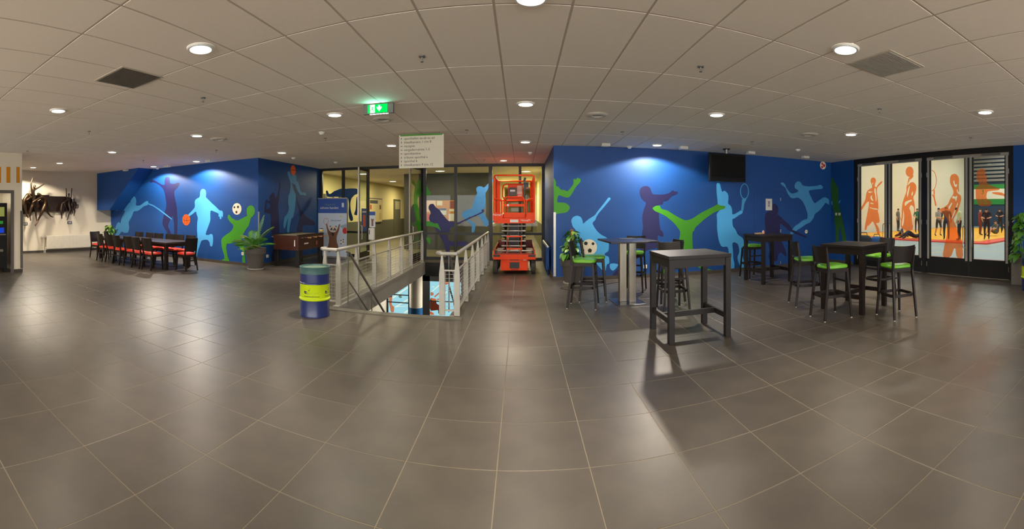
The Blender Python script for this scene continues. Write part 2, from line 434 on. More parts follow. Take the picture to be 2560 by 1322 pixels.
# skirtings
def skirt(name, *b):
    mb = MB()
    for q in b: mb.box(*q)
    struct(mb, name, M_base)
T = 0.015; HB = 0.085
skirt('baseboard_left', (XL, XL + T, YR, YB, 0, HB)); skirt('baseboard_back_left', (XL + T, RX0 + T, YB - T, YB, 0, HB))
skirt('baseboard_side_left', (RX0, RX0 + T, YB, YG, 0, HB)); skirt('baseboard_side_right', (RX1 - T, RX1, YB, YG, 0, HB))
skirt('baseboard_back_right', (RX1 - T, XR, YB - T, YB, 0, HB)); skirt('baseboard_right', (XR - T, XR, DY1, YB - T, 0, HB), (XR - T, XR, YR, DY0, 0, HB))
skirt('baseboard_pillar', (PX, PX + T, 3.78, PYE + T, 0, HB), (PX - 1.4, PX, PYE, PYE + T, 0, HB))
# metal corner guards on the blue corners
for (wl, x, y, sx) in ((wall_bl, RX0, YB, 1), (wall_br, RX1, YB, -1)):
    mb = MB(); mb.box(min(x, x + sx * 0.004) - 0.004, max(x, x + sx * 0.004) + 0.004 if sx > 0 else x + 0.05, y - 0.006, y - 0.0005, 0.1, 1.62)
    mb.box(x + (0.0005 if sx > 0 else -0.006), x + (0.006 if sx > 0 else -0.0005), y - 0.006, y + 0.05, 0.1, 1.62)
    mb.build('corner_guard', mat('aluminium_guard', (200, 200, 194), rough=0.4, metal=0.5), wl)

# ------------------------------------------------------------------ painted silhouettes
PLANES = {'bl': ((0, YB, 0), (0, 1, 0)), 'br': ((0, YB, 0), (0, 1, 0)), 'sl': ((RX0, 0, 0), (1, 0, 0)), 'r': ((XR, 0, 0), (1, 0, 0)), 'g': ((0, YG - 0.02, 0), (0, 1, 0))}
LAYER = [0]
def crop(x0, y0, s): return lambda p: (x0 + p[0] / s, y0 + p[1] / s)
def toward(p, plane, off):
    n = Vector(plane[1]); s = -1 if n.dot(Vector(plane[0])) > 0 else 1
    return p + n * s * off
def smooth2(pts):
    """round the traced corners a little"""
    out = []; n = len(pts)
    for i in range(n):
        a, b = pts[i], pts[(i + 1) % n]
        out.append((a[0] * 0.8 + b[0] * 0.2, a[1] * 0.8 + b[1] * 0.2)); out.append((a[0] * 0.2 + b[0] * 0.8, a[1] * 0.2 + b[1] * 0.8))
    return out
def paint(name, wall, key, cr, pts, m, clamp=None, sm=True):
    LAYER[0] += 1; off = 0.0012 + 0.00022 * (LAYER[0] % 12); pl = PLANES[key] if isinstance(key, str) else key
    vs = []
    for p in (smooth2(pts) if sm else pts):
        x, y = cr(p); q = toward(on_plane(x, y, *pl), pl, off)
        if clamp: q = clamp(q)
        vs.append(q)
    mb = MB(); mb.poly(vs); return mb.build(name, m, wall, world=False)
def disc(name, wall, key, cr, c, ry, m, spots=(), sm=None, spotr=0.26, rings=()):
    LAYER[0] += 1; off = 0.0012 + 0.00022 * (LAYER[0] % 12); pl = PLANES[key]
    ctr = toward(on_plane(*cr(c), *pl), pl, off); top = on_plane(*cr((c[0], c[1] - ry)), *pl); R = abs(top.z - ctr.z)
    n = Vector(pl[1]); u = Vector((0, 0, 1)).cross(n).normalized()
    mb = MB(); mb.poly([ctr + (u * math.cos(a) + Vector((0, 0, 1)) * math.sin(a)) * R for a in [2 * PI * k / 36 for k in range(36)]])
    o = mb.build(name, m, wall)
    for (du, dv, sc) in spots:
        q = toward(ctr + (u * du + Vector((0, 0, 1)) * dv) * R, pl, 0.0005); mb = MB()
        mb.poly([q + (u * math.cos(a) + Vector((0, 0, 1)) * math.sin(a)) * R * spotr * sc for a in [2 * PI * k / 5 + 0.3 for k in range(5)]]); mb.build('painted_patch', sm, o)
    for rg in rings:
        mb = MB(); q = [toward(ctr + (u * a + Vector((0, 0, 1)) * b) * R, pl, 0.0006) for a, b in rg]
        for a, b in zip(q, q[1:]): mb.bar(a, b, 0.012, 0.001, up=n)
        mb.build('painted_seam', sm, o)
    return o
CA = crop(230, 380, 4.132)
paint('painted_fencer', wall_bl, 'bl', CA, [(396,478),(410,460),(440,458),(455,480),(458,520),(452,548),(470,555),(500,550),(545,515),(570,503),(585,515),(578,545),(560,552),(535,560),(500,590),(470,610),(430,612),(418,650),(395,695),(378,720),(385,790),(372,832),(330,835),(312,818),(290,840),(270,880),(240,940),(205,930),(235,870),(250,840),(275,790),(255,800),(240,805),(245,770),(265,728),(285,722),(292,745),(300,710),(310,670),(330,635),(345,605),(300,600),(268,603),(250,612),(242,590),(236,572),(260,578),(300,572),(345,555),(370,530),(398,522)], M_teal)
paint('painted_archer', wall_bl, 'bl', CA, [(752,275),(765,258),(795,257),(803,275),(805,310),(812,325),(850,330),(885,315),(905,318),(903,345),(870,385),(852,400),(850,440),(862,500),(875,560),(880,640),(885,700),(882,770),(878,900),(850,900),(850,800),(845,720),(832,655),(812,690),(790,745),(785,770),(805,810),(840,900),(810,900),(765,810),(728,755),(730,700),(745,640),(770,560),(765,500),(750,420),(735,380),(700,345),(660,320),(630,310),(600,320),(598,295),(620,285),(660,300),(700,325),(730,340),(750,340)], M_purp)
paint('painted_sword', wall_bl, 'bl', CA, [(583,528),(640,550),(700,590),(760,636),(828,690),(822,697),(755,648),(695,603),(636,562),(582,540)], M_teal, sm=False)
paint('painted_dribbler', wall_bl, 'bl', CA, [(1118,410),(1130,385),(1155,380),(1175,395),(1180,430),(1175,465),(1200,490),(1240,530),(1275,560),(1320,605),(1345,605),(1355,630),(1350,680),(1340,655),(1335,695),(1320,690),(1318,660),(1305,672),(1310,635),(1265,615),(1225,600),(1222,650),(1225,700),(1205,760),(1185,810),(1172,855),(1205,858),(1225,845),(1245,850),(1252,880),(1250,945),(1240,978),(1220,970),(1215,930),(1195,905),(1160,905),(1130,915),(1115,960),(1098,1010),(1088,1050),(1085,1090),(1040,1100),(1050,1075),(1065,1000),(1085,930),(1090,870),(1085,800),(1088,720),(1095,680),(1080,640),(1075,610),(1040,640),(1000,665),(990,650),(1030,610),(1065,570),(1060,510),(1075,485),(1115,465)], M_sky)
disc('painted_basketball', wall_bl, 'bl', CA, (974, 700), 58, M_orange, sm=M_ink, rings=[[(-.98, 0), (-.3, -.15), (.4, -.1), (.98, .05)], [(.1, .98), (0, .2), (.05, -.98)], [(-.6, .78), (-.15, 0), (-.5, -.85)], [(.7, .7), (.4, .1), (.6, -.78)]])
disc('painted_football', wall_bl, 'bl', CA, (1497, 587), 60, M_ivory, [(-.25, .33, 1), (.55, .28, .85), (.1, -.55, .95)], M_ink)
paint('painted_goalkeeper', wall_bl, 'bl', CA, [(1600,580),(1620,555),(1655,550),(1680,580),(1685,620),(1665,660),(1640,680),(1632,720),(1620,760),(1590,800),(1560,850),(1545,890),(1548,930),(1570,970),(1575,1010),(1580,1080),(1585,1150),(1555,1150),(1550,1100),(1560,1040),(1545,1000),(1510,975),(1495,925),(1460,935),(1410,950),(1395,940),(1385,985),(1395,1040),(1405,1095),(1420,1115),(1415,1132),(1340,1130),(1340,1115),(1370,1100),(1365,1060),(1345,1000),(1335,930),(1340,890),(1390,850),(1435,820),(1460,780),(1458,750),(1425,720),(1400,680),(1405,650),(1420,645),(1440,680),(1500,710),(1540,690),(1575,670),(1605,660),(1598,620)], M_grn)
CB = crop(650, 400, 4.893)
paint('painted_netball_player', wall_sl, 'sl', CB, [(120,440),(145,405),(165,392),(180,415),(185,470),(200,460),(215,420),(235,330),(246,250),(252,300),(240,400),(235,470),(225,520),(220,570),(228,650),(235,720),(232,800),(238,880),(235,930),(220,980),(215,1040),(205,1090),(180,1130),(175,1180),(180,1220),(170,1250),(145,1245),(132,1200),(145,1140),(165,1090),(170,1020),(172,980),(155,930),(135,860),(130,790),(140,710),(125,655),(130,570),(118,520),(118,470)], M_purp)
paint('painted_arm', wall_sl, 'sl', CB, [(50,640),(60,560),(72,490),(85,482),(100,500),(122,515),(122,535),(95,520),(82,530),(78,600),(95,598),(132,570),(135,655),(90,652)], M_purp)
paint('painted_spiker', wall_sl, 'sl', CB, [(385,285),(430,350),(445,430),(470,530),(500,600),(540,660),(580,710),(650,740),(680,790),(640,800),(575,790),(520,800),(515,890),(450,890),(460,800),(480,730),(495,700),(480,620),(460,540),(440,450),(420,370),(395,320)], M_purp)
paint('painted_dunker', wall_sl, 'sl', CB, [(330,140),(365,140),(375,170),(385,185),(420,185),(440,175),(445,220),(450,260),(465,265),(485,330),(495,380),(520,400),(550,395),(562,415),(558,440),(530,425),(490,430),(465,390),(440,340),(435,310),(410,290),(385,280),(400,320),(420,380),(440,420),(438,470),(425,600),(405,700),(385,710),(370,770),(358,850),(355,885),(330,885),(330,800),(345,700),(325,760),(305,835),(288,835),(285,790),(295,700),(330,660),(350,610),(350,560),(340,530),(345,430),(362,400),(370,330),(372,280),(358,240),(340,190)], M_teal)
disc('painted_basketball', wall_sl, 'sl', CB, (406, 125), 62, M_orange, sm=M_ink, rings=[[(-.98, .1), (0, 0), (.98, .1)]])
CR = crop(1360, 350, 3.572)
cl = lambda q: Vector((max(q.x, RX1 + 0.002), q.y, max(q.z, HB + 0.002)))
paint('painted_runner', wall_br, 'br', CR, [(75,335),(95,345),(108,380),(105,410),(130,418),(150,445),(180,445),(210,460),(240,425),(265,390),(262,350),(275,345),(285,355),(295,335),(310,340),(328,350),(325,375),(300,400),(280,425),(250,480),(225,510),(205,515),(170,505),(130,490),(120,520),(115,555),(150,558),(190,560),(225,585),(232,610),(215,635),(190,650),(130,655),(105,665),(105,720),(75,740)], M_grn, cl)
paint('painted_batsman', wall_br, 'br', CR, [(242,720),(255,690),(290,673),(325,683),(343,710),(348,750),(375,725),(400,705),(440,680),(455,670),(475,640),(520,585),(555,540),(575,512),(592,515),(595,528),(575,550),(530,605),(490,650),(465,690),(460,712),(430,740),(450,780),(480,820),(510,845),(560,870),(580,900),(578,990),(545,1010),(540,1030),(580,1040),(585,1100),(560,1110),(550,1170),(530,1175),(430,1060),(330,1030),(290,950),(290,880),(300,840),(280,800),(255,770)], M_sky, cl)
paint('painted_leg', wall_br, 'br', CR, [(585,1105),(625,1100),(668,1110),(640,1150),(615,1168),(590,1150)], M_sky, cl)
paint('painted_bowler', wall_br, 'br', CR, [(852,460),(862,430),(890,410),(925,410),(950,430),(962,470),(975,485),(1050,488),(1100,480),(1130,465),(1150,445),(1165,460),(1195,460),(1195,475),(1175,490),(1140,500),(1115,530),(1100,545),(1065,545),(1060,578),(1020,575),(1040,600),(1025,650),(1028,700),(1035,770),(1040,800),(1065,825),(1068,860),(1050,865),(1015,845),(1015,890),(1025,930),(1010,965),(920,980),(880,1020),(830,1060),(760,1130),(700,1160),(670,1225),(600,1222),(620,1190),(660,1150),(690,1120),(760,1080),(800,1030),(870,960),(875,870),(875,830),(885,780),(875,690),(890,620),(915,560),(890,545),(862,510)], M_purp, cl)
paint('painted_tennis_player', wall_br, 'br', CR, [(1540,380),(1570,385),(1580,430),(1590,465),(1610,450),(1635,470),(1648,500),(1645,545),(1640,565),(1670,590),(1680,625),(1680,665),(1705,660),(1745,635),(1760,625),(1775,640),(1770,655),(1740,670),(1700,700),(1680,705),(1685,770),(1710,800),(1730,845),(1770,870),(1785,900),(1780,970),(1770,1030),(1785,1080),(1790,1145),(1760,1145),(1735,1090),(1725,1045),(1745,1000),(1735,930),(1700,910),(1680,920),(1688,1000),(1690,1060),(1700,1100),(1700,1150),(1660,1150),(1655,1080),(1650,1000),(1640,950),(1585,955),(1560,900),(1545,800),(1545,700),(1540,660),(1575,620),(1550,570),(1548,530),(1540,460)], M_sky, cl)
ring = [(1790 + 40 * math.cos(a), 458 + 72 * math.sin(a)) for a in [PI / 2 + 2 * PI * k / 28 for k in range(28)]]
ring2 = [(1790 + 31 * math.cos(a), 458 + 62 * math.sin(a)) for a in [PI / 2 + 2 * PI * k / 28 for k in range(28)]]
paint('painted_racket', wall_br, 'br', CR, ring + [ring[0]] + [ring2[0]] + ring2[::-1], M_teal, sm=False)
paint('painted_racket_handle', wall_br, 'br', CR, [(1768,522),(1812,522),(1790,560),(1778,640),(1758,635),(1766,570)], M_teal)
paint('painted_gymnast', wall_br, 'br', CR, [(965,608),(1000,585),(1035,585),(1045,615),(1100,628),(1150,660),(1200,690),(1260,718),(1310,708),(1350,685),(1400,650),(1440,630),(1480,610),(1540,580),(1548,570),(1575,585),(1620,588),(1618,610),(1560,630),(1520,645),(1490,665),(1440,700),(1390,745),(1350,780),(1340,810),(1325,820),(1325,900),(1330,1000),(1360,1090),(1430,1140),(1520,1165),(1440,1175),(1370,1130),(1300,1080),(1220,1090),(1150,1140),(1110,1195),(1040,1200),(1060,1150),(1140,1080),(1200,1000),(1205,900),(1218,820),(1200,790),(1160,740),(1120,705),(1080,675),(1030,650),(990,635)], M_grn, cl)
disc('painted_football', wall_br, 'br', CR, (402, 958), 72, M_ivory, [(.4, .5, 1), (-.5, .45, .8), (-.1, -.4, 1.1), (.75, -.35, .7)], M_ink)
CS = crop(1840, 380, 3.8875)
paint('painted_baseball_player', wall_br, 'br', CS, [(355,505),(385,500),(410,535),(412,580),(400,605),(430,625),(470,665),(520,705),(545,745),(530,760),(490,740),(440,700),(425,690),(430,780),(440,860),(480,950),(495,1010),(480,1015),(430,970),(410,1000),(400,1060),(330,1060),(310,1010),(330,950),(310,880),(290,780),(280,700),(278,620),(300,580),(345,560)], M_purp, cl)
paint('painted_bat', wall_br, 'br', CS, [(500,735),(580,768),(692,823),(684,836),(570,792),(495,752)], M_purp, cl, sm=False)
cr2 = lambda q: Vector((min(q.x, XR - 0.002), q.y, max(q.z, HB)))
paint('painted_jumper', wall_br, 'br', CS, [(430,300),(455,293),(475,310),(490,350),(520,390),(545,405),(600,390),(605,370),(575,355),(567,330),(580,295),(605,282),(630,293),(645,325),(700,335),(790,328),(820,315),(845,335),(840,358),(780,362),(705,372),(715,410),(745,470),(765,500),(800,475),(840,445),(865,437),(905,460),(905,512),(900,510),(870,490),(850,520),(810,570),(765,600),(755,640),(720,685),(680,700),(640,730),(590,760),(545,805),(522,788),(550,750),(570,720),(610,695),(650,660),(695,650),(695,600),(680,550),(665,510),(640,470),(605,440),(560,450),(530,445),(500,400),(480,345),(445,320)], M_teal, cr2)
paint('painted_foot', wall_r, 'r', CS, [(925,468),(960,488),(975,490),(1000,478),(1018,462),(1015,485),(985,525),(960,515),(925,512)], M_teal)
paint('painted_volleyball_player', wall_r, 'r', CS, [(925,240),(940,250),(960,290),(990,340),(1000,400),(995,470),(1005,540),(1025,600),(1040,680),(1060,780),(1075,850),(1070,960),(1040,960),(1035,850),(1020,770),(1010,720),(1000,770),(1000,960),(975,960),(970,770),(960,690),(955,620),(945,540),(930,440),(922,330)], mat('mural_dark_green', (44, 100, 24), rough=0.55))
disc('painted_baseball', wall_br, 'br', CS, (683, 773), 18, M_ivory, sm=M_red, rings=[[(-.7, -.3), (0, .1), (.7, .3)]])
disc('painted_volleyball', wall_br, 'br', CS, (845, 130), 38, M_ivory, [(-.4, 0, 1.4), (.25, .4, 1.1), (.3, -.45, 1.2)], M_red, spotr=0.33)
# flush painted door in the blue wall: leaf joint, hinges, lever
a = on_y(1885, 480, YB); b = on_y(1964, 690, YB)
mb = MB(); mb.box(a.x, b.x, YB - 0.001, YB, HB, a.z)
door5 = struct(mb, 'door_5', M_blue, 'blue painted flush door with a white notice'); 
for (u, v, z0, z1) in ((a.x - 0.004, a.x + 0.002, HB, a.z), (b.x - 0.002, b.x + 0.004, HB, a.z), (a.x, b.x, a.z - 0.002, a.z + 0.004)):
    mb = MB(); mb.box(u, v, YB - 0.0013, YB - 0.0002, z0, z1); mb.build('door_joint', mat('joint_navy', (4, 40, 92), rough=0.6), door5)
for yy in (498, 577, 656):
    p = on_y(1951, yy, YB); mb = MB(); mb.box(p.x - 0.012, p.x + 0.012, YB - 0.015, YB - 0.001, p.z - 0.045, p.z + 0.045); mb.build('hinge', M_steel, door5)
p = on_y(1922, 511, YB); mb = MB(); mb.box(p.x - 0.11, p.x + 0.11, YB - 0.0075, YB - 0.0045, p.z - 0.165, p.z + 0.165)
nt = mb.build('paper_notice', mat('notice_paper', (214, 212, 210), rough=0.6), None); tag(nt, 'white paper notice taped on the blue painted door', 'notice')
for k, s in enumerate((0.08, 0.05, 0.02, -0.02, -0.05)):
    mb = MB(); mb.box(p.x - 0.035, p.x + 0.035, YB - 0.0088, YB - 0.0078, p.z + s - 0.008, p.z + s + 0.008); mb.build('printed_line', M_ink, nt)
# ------------------------------------------------------------------ glass partition at the end of the recess
def pane(name, x0, x1, z0, z1, y, parent, m=None):
    mb = MB(); mb.box(x0, x1, y - 0.004, y + 0.004, z0, z1); return mb.build(name, m or M_glass, parent)
mb = MB(); y0, y1 = YG - 0.04, YG + 0.04
mb.box(RX0, RX1, y0, y1, ZC - 0.09, ZC + 0.018)
part = struct(mb, 'window_1', M_black, 'black framed glass partition at the end of the recess')
posts = [(-7.2, -7.1), (-6.30, -6.2), (-5.34, -5.25), (-3.30, -3.18), (-2.22, -2.12), (-1.06, -0.94), (-0.07, 0.02), (0.69, 0.78)]
for a, b in posts: mb = MB(); mb.box(a, b, y0, y1, 0, ZC - 0.09); mb.build('mullion', M_black, part)
bays = [(-7.1, -6.3), (-6.2, -5.34), (-3.18, -2.22), (-2.12, -1.06), (-0.94, -0.07), (0.02, 0.69)]
for a, b in bays:
    mb = MB(); mb.box(a, b, y0, y1, 0, 0.09); mb.build('bottom_rail', M_black, part)
    mb = MB(); mb.box(a, b, y0, y1, 0.84, 0.92); mb.build('transom', M_black, part)
    pane('pane', a, b, 0.92, ZC - 0.09, YG, part); pane('pane', a, b, 0.09, 0.84, YG, part)
# two open door leaves
def leaf(name, hinge, free, label):
    h, f = Vector(hinge), Vector(free); d = (f - h); L = d.length; rz = math.atan2(d.y, d.x)
    o = bpy.data.objects.new(name, None); COL.objects.link(o); o.location = hinge; o.rotation_euler = (0, 0, rz); o['kind'] = 'structure'; o['label'] = label
    H = ZC - 0.11
    mb = MB(); mb.box(0, 0.09, -0.02, 0.02, 0.012, H); mb.box(L - 0.07, L - 0.012, -0.02, 0.02, 0.012, H); mb.box(0.09, L - 0.07, -0.02, 0.02, H - 0.09, H); mb.box(0.09, L - 0.07, -0.02, 0.02, 0.012, 0.26)
    mb.build('door_frame', M_black, o)
    mb = MB(); mb.box(L - 0.012, L + 0.012, -0.024, 0.024, 0.012, H); mb.build('edge_strip', M_steel, o)
    mb = MB(); mb.box(0.09, L - 0.07, -0.004, 0.004, 0.26, H - 0.09); mb.build('pane', M_glass, o)
    for s in (-1, 1):
        mb = MB(); mb.tube([(L - 0.12, s * 0.02, 0.7), (L - 0.12, s * 0.07, 0.7), (L - 0.12, s * 0.07, 1.15), (L - 0.12, s * 0.02, 1.15)], 0.012, 8); mb.build('door_handle', M_steel, o)
    return o
leafL = leaf('door_1', (-5.24, 13.66, 0), (-5.22, 12.66, 0), 'open glass door leaf with the blue poster')
leafR = leaf('door_2', (-3.31, 13.66, 0), (-3.47, 12.62, 0), 'open glass door leaf beside the stairwell')
# silhouettes stuck on the glass
CG_ = crop(1020, 420, 5.51); CH = crop(800, 420, 5.508)
F_grn = mat('film_green', (52, 158, 22), rough=0.5, var=0.05); F_nav = mat('film_navy', (34, 34, 104), rough=0.5); F_sky = mat('film_blue', (74, 158, 222), rough=0.5); F_teal = mat('film_dark_teal', (6, 62, 112), rough=0.5)
gl = lambda q: Vector((q.x, YG - 0.008 - 0.0007 * (LAYER[0] % 11), q.z))
paint('window_film_gymnast', part, 'g', CG_, [(196,160),(215,160),(240,210),(275,280),(315,350),(300,372),(255,380),(196,374),(196,325),(230,318),(255,320),(230,260),(196,200)], F_grn, gl)
paint('window_film_gymnast', part, 'g', CG_, [(220,722),(300,735),(365,765),(410,760),(430,810),(455,868),(400,820),(300,800),(220,797)], F_grn, gl)
paint('window_film_gymnast', part, 'g', CG_, [(205,840),(235,900),(240,955),(310,955),(305,1060),(260,1000),(230,930),(205,905)], F_grn, gl)
pl2 = ((-3.39, 13.1, 0), Vector((1.04, -0.16, 0)).normalized())
paint('window_film_gymnast', leafR, ((-3.31 - 0.006, 13.66, 0), (1.04, -0.16, 0)), CG_, [(50,165),(75,175),(105,215),(115,235),(120,190),(140,155),(175,158),(180,280),(178,372),(145,390),(130,430),(135,500),(160,640),(172,720),(172,795),(190,850),(172,880),(140,870),(120,800),(110,700),(80,560),(78,400),(85,300),(98,260),(75,230),(50,205)], F_grn)
o = leafR.children[-1]; Mi = (Matrix.Translation(leafR.location) @ leafR.rotation_euler.to_matrix().to_4x4()).inverted()
for v in o.data.vertices: v.co = Mi @ v.co
paint('window_film_hockey_player', part, 'g', CG_, [(285,520),(305,495),(345,490),(370,520),(385,545),(430,570),(470,630),(520,690),(570,740),(690,740),(700,760),(650,800),(575,825),(580,870),(545,885),(540,950),(570,1010),(690,1010),(770,1010),(810,1005),(825,1060),(840,1090),(800,1115),(770,1075),(690,1080),(565,1070),(575,1130),(580,1200),(575,1285),(505,1285),(510,1250),(525,1210),(515,1130),(490,1020),(430,930),(390,860),(355,810),(290,720),(290,660),(315,615),(280,560)], F_nav, gl)
paint('window_film_handball_player', part, 'g', CG_, [(940,275),(965,250),(1015,250),(1040,270),(1065,255),(1110,205),(1165,160),(1200,110),(1225,108),(1210,140),(1165,195),(1120,250),(1090,310),(1065,345),(1070,440),(1065,540),(1040,560),(1020,600),(1060,640),(1090,700),(1110,730),(1175,715),(1175,755),(1115,780),(1080,810),(1060,800),(1020,730),(970,650),(900,665),(830,670),(840,710),(900,750),(930,770),(925,830),(910,885),(875,890),(880,780),(830,740),(760,690),(740,640),(760,600),(810,575),(885,555),(900,480),(930,390),(955,345),(940,310)], F_sky, gl)
paint('window_film_stick', part, 'g', CG_, [(690,750),(840,680),(960,630),(1020,600),(1010,580),(1030,566),(1052,590),(1040,608),(970,645),(850,698),(700,770)], F_nav, gl, sm=False)
paint('window_film_diver', part, 'g', CH, [(80,310),(105,310),(120,355),(145,355),(190,320),(240,300),(290,280),(360,285),(430,278),(500,282),(514,290),(514,360),(480,365),(430,415),(415,480),(420,580),(455,690),(450,725),(420,730),(400,690),(390,620),(400,500),(385,400),(200,395),(100,395),(80,345)], F_teal, gl)
paint('window_film_leg', part, 'g', CH, [(500,400),(514,390),(514,650),(490,650),(465,640),(490,570)], F_teal, gl)
# posters on the glass door and at the sanitiser
M_pblue = mat('poster_blue', (44, 84, 164), rough=0.5); M_ppale = mat('poster_pale', (206, 216, 226), rough=0.5); M_fur = mat('poster_brown', (140, 92, 66), rough=0.6)

# ------------------------------------------------------------------ corridors behind the partition
def corr(name, m, *b):
    mb = MB()
    for q in b: mb.box(*q)
    return struct(mb, name, m)
WZ = 1.08
cw1 = corr('wall_corridor_left', M_cream, (-8.2, -8.0, YG + 0.04, 34, WZ, 3.3))
corr('trim_2', M_olive, (-8.2, -7.98, YG + 0.04, 34, 0, WZ))
blk = corr('wall_corridor_block', M_darkolive, (-4.92, -1.15, 17.0, 34, 0, 3.3))
cw2 = corr('wall_corridor_right', M_cream, (0.87, 1.07, YG + 0.04, 34, WZ, 3.3), (-1.15, -1.13, 17.0, 34, WZ, 3.3))
corr('trim_3', M_olive, (0.85, 1.07, YG + 0.04, 34, 0, WZ), (-1.15, -1.125, 17.0, 34, 0, WZ))
corr('wall_corridor_end', M_cream, (-8.2, 1.07, 34, 34.2, 0, 3.3))
corr('wall_corridor_front', M_white, (-8.2, RX0 - 0.2, YG - 0.1, YG + 0.04, 0, 3.3), (RX1 + 0.2, 1.07, YG - 0.1, YG + 0.04, 0, 3.3))
corr('ceiling_corridor', M_ceil, (-8.2, 1.07, YG + 0.04, 34.2, 3.2, 3.3))
# corridor doors with louvred grilles on the left wall, a display cabinet, light fittings
def corridor_door(n, ya, yb):
    mb = MB(); mb.box(-8.0, -7.95, ya, yb, 0, 2.35); o = struct(mb, 'door_%d' % n, M_olive)
    for k in range(8):
        z = 1.72 + k * 0.065; mb = MB(); mb.box(-7.95, -7.935, ya + 0.22, yb - 0.22, z, z + 0.042); mb.build('slat', mat('louvre_slat', (196, 188, 140), rough=0.5), o)
    mb = MB(); mb.box(-7.95, -7.9, yb - 0.12, yb - 0.09, 1.0, 1.03); mb.build('door_handle', M_steel, o)
    return o
corridor_door(6, 15.5, 16.45); corridor_door(7, 17.0, 17.95); corridor_door(8, 25.2, 26.6); corridor_door(9, 28.4, 30.2)
cab = thing('display_cabinet', 'glazed notice cabinet with coloured papers on the corridor wall', 'cabinet', (-8.0, 21.6, 1.0))
mb = MB(); mb.box(0, 0.08, -1.0, 1.2, -0.05, 1.32); mb.build('cabinet_frame', M_grey, cab)
mb = MB(); mb.box(0.08, 0.09, -0.94, 1.14, 0.0, 1.26); mb.build('back_board', mat('board_cream', (216, 200, 140), rough=0.6), cab)
for (ya, yb, za, zb, c) in ((-0.85, 0.4, 1.02, 1.2, (70, 74, 76)), (-0.85, -0.6, 0.7, 0.95, (170, 84, 50)), (0.7, 0.95, 0.7, 0.95, (110, 70, 50)), (-0.85, -0.65, 0.2, 0.4, (60, 50, 44)), (0.6, 1.0, 0.12, 0.5, (200, 180, 110)), (-0.5, -0.1, 0.1, 0.5, (214, 208, 170))):
    mb = MB(); mb.box(0.09, 0.094, ya, yb, za, zb); mb.build('pinned_paper', mat('paper_%d_%d_%d' % c, c, rough=0.6), cab)
M_lens = emit_mat('lamp_lens', (255, 250, 238), 9.0)
M_lens2 = emit_mat('corridor_lens', (255, 246, 214), 6.0)
def round_fitting(name, p, r, label, group, lens, z=ZC):
    o = thing(name, label, 'light', (p.x, p.y, z), 0, group)
    mb = MB(); mb.lathe([(r * 0.86, -0.012), (r * 0.9, -0.02), (r * 1.05, -0.02), (r * 1.14, -0.008), (r * 1.15, -0.0005)], 28); mb.build('trim_ring', M_wht, o, smooth=True)
    mb = MB(); mb.lathe([(0.001, -0.016), (r * 0.5, -0.015), (r * 0.88, -0.012)], 28); mb.build('lens', lens, o)
    return o
for k, (x, y, lb) in enumerate(((910, 434, 'round corridor light seen past the open glass door'), (982, 453, 'round corridor light above the notice cabinet'), (1100, 427, 'round ceiling light behind the partition above the cork board'), (1315, 428, 'bright round corridor light above the scissor lift'))):
    p = on_floor(x, y, 3.2); round_fitting('corridor_light', p, 0.2, lb, 'corridor ceiling lights', M_lens2, 3.2)
# cork notice board
a = on_y(1064, 501, 16.96); b = on_y(1139, 553, 16.96)
cork = thing('notice_board', 'cork notice board with pinned papers behind the glass', 'notice board', ((a.x + b.x) / 2, 16.99, b.z)); W2 = (b.x - a.x) / 2; HH = a.z - b.z
mb = MB(); mb.box(-W2, W2, -0.03, 0, 0, HH); mb.build('cork_panel', mat('cork', (186, 128, 58), rough=0.9, var=0.2, scale=60), cork)
for (u0, u1, v0, v1, c) in ((0.0, 0.34, 0.45, 1.0, (222, 196, 180)), (0.0, 0.14, 0.0, 0.36, (196, 60, 52)), (0.38, 0.56, 0.76, 0.98, (214, 208, 184)), (0.8, 0.99, 0.62, 0.96, (130, 60, 44)), (0.8, 0.99, 0.48, 0.58, (214, 208, 180)), (0.77, 0.96, 0.02, 0.36, (210, 206, 190)), (0.45, 0.69, 0.3, 0.62, (200, 206, 206)), (0.45, 0.69, 0.52, 0.62, (56, 80, 130))):
    mb = MB(); mb.box(-W2 + 2 * W2 * u0, -W2 + 2 * W2 * u1, -0.034 - 0.002 * (v0 == 0.52), -0.03, HH * v0, HH * v1); mb.build('pinned_paper', mat('paper_%d_%d_%d' % c, c, rough=0.6), cork)

# ------------------------------------------------------------------ stairs and the lower hall seen through the opening
ZL = -3.5
M_step = mat('stair_step', (110, 106, 100), rough=0.6)
mb = MB(); mb.box(HX0 + 0.05, HX1 - 0.05, HY0 + 0.02, HY0 + 0.05, -0.4, -0.01); flight = struct(mb, 'stair_flight', M_step, 'stairs going down from the hall'); 
for k in range(19):
    y = HY0 + 0.05 + k * 0.24; z = -0.175 * (k + 1); mb = MB(); mb.box(HX0 + 0.05, HX1 - 0.05, y, y + 0.27, z - 0.04, z); mb.build('stair_step', M_step, flight)
mb = MB(); mb.box(-9, 3, 4, 18.4, ZL - 0.1, ZL); struct(mb, 'floor_lower', mat('lower_floor', (120, 116, 108), rough=0.5))
YL = 16.6
M_lwall = mat('lower_wall', (206, 200, 186), rough=0.7)
mb = MB(); mb.box(-9, -5.57, YL, YL + 0.2, ZL, -0.36); mb.box(0.4, 3, YL, YL + 0.2, ZL, -0.36); mb.box(-9.2, -9, 4, YL, ZL, -0.36); mb.box(3, 3.2, 4, YL, ZL, -0.36); mb.box(-9, 3, 3.8, 4, ZL, -0.36)
struct(mb, 'wall_lower', M_lwall)
mb = MB()
mb.box(-5.57, -5.49, YL - 0.03, YL + 0.06, ZL, -0.36); mb.box(-4.62, -3.70, YL - 0.03, YL + 0.06, ZL, -0.36); mb.box(-2.4, 0.4, YL - 0.03, YL + 0.06, ZL, -0.36); mb.box(-5.49, -2.4, YL - 0.03, YL + 0.06, -1.25, -0.36)
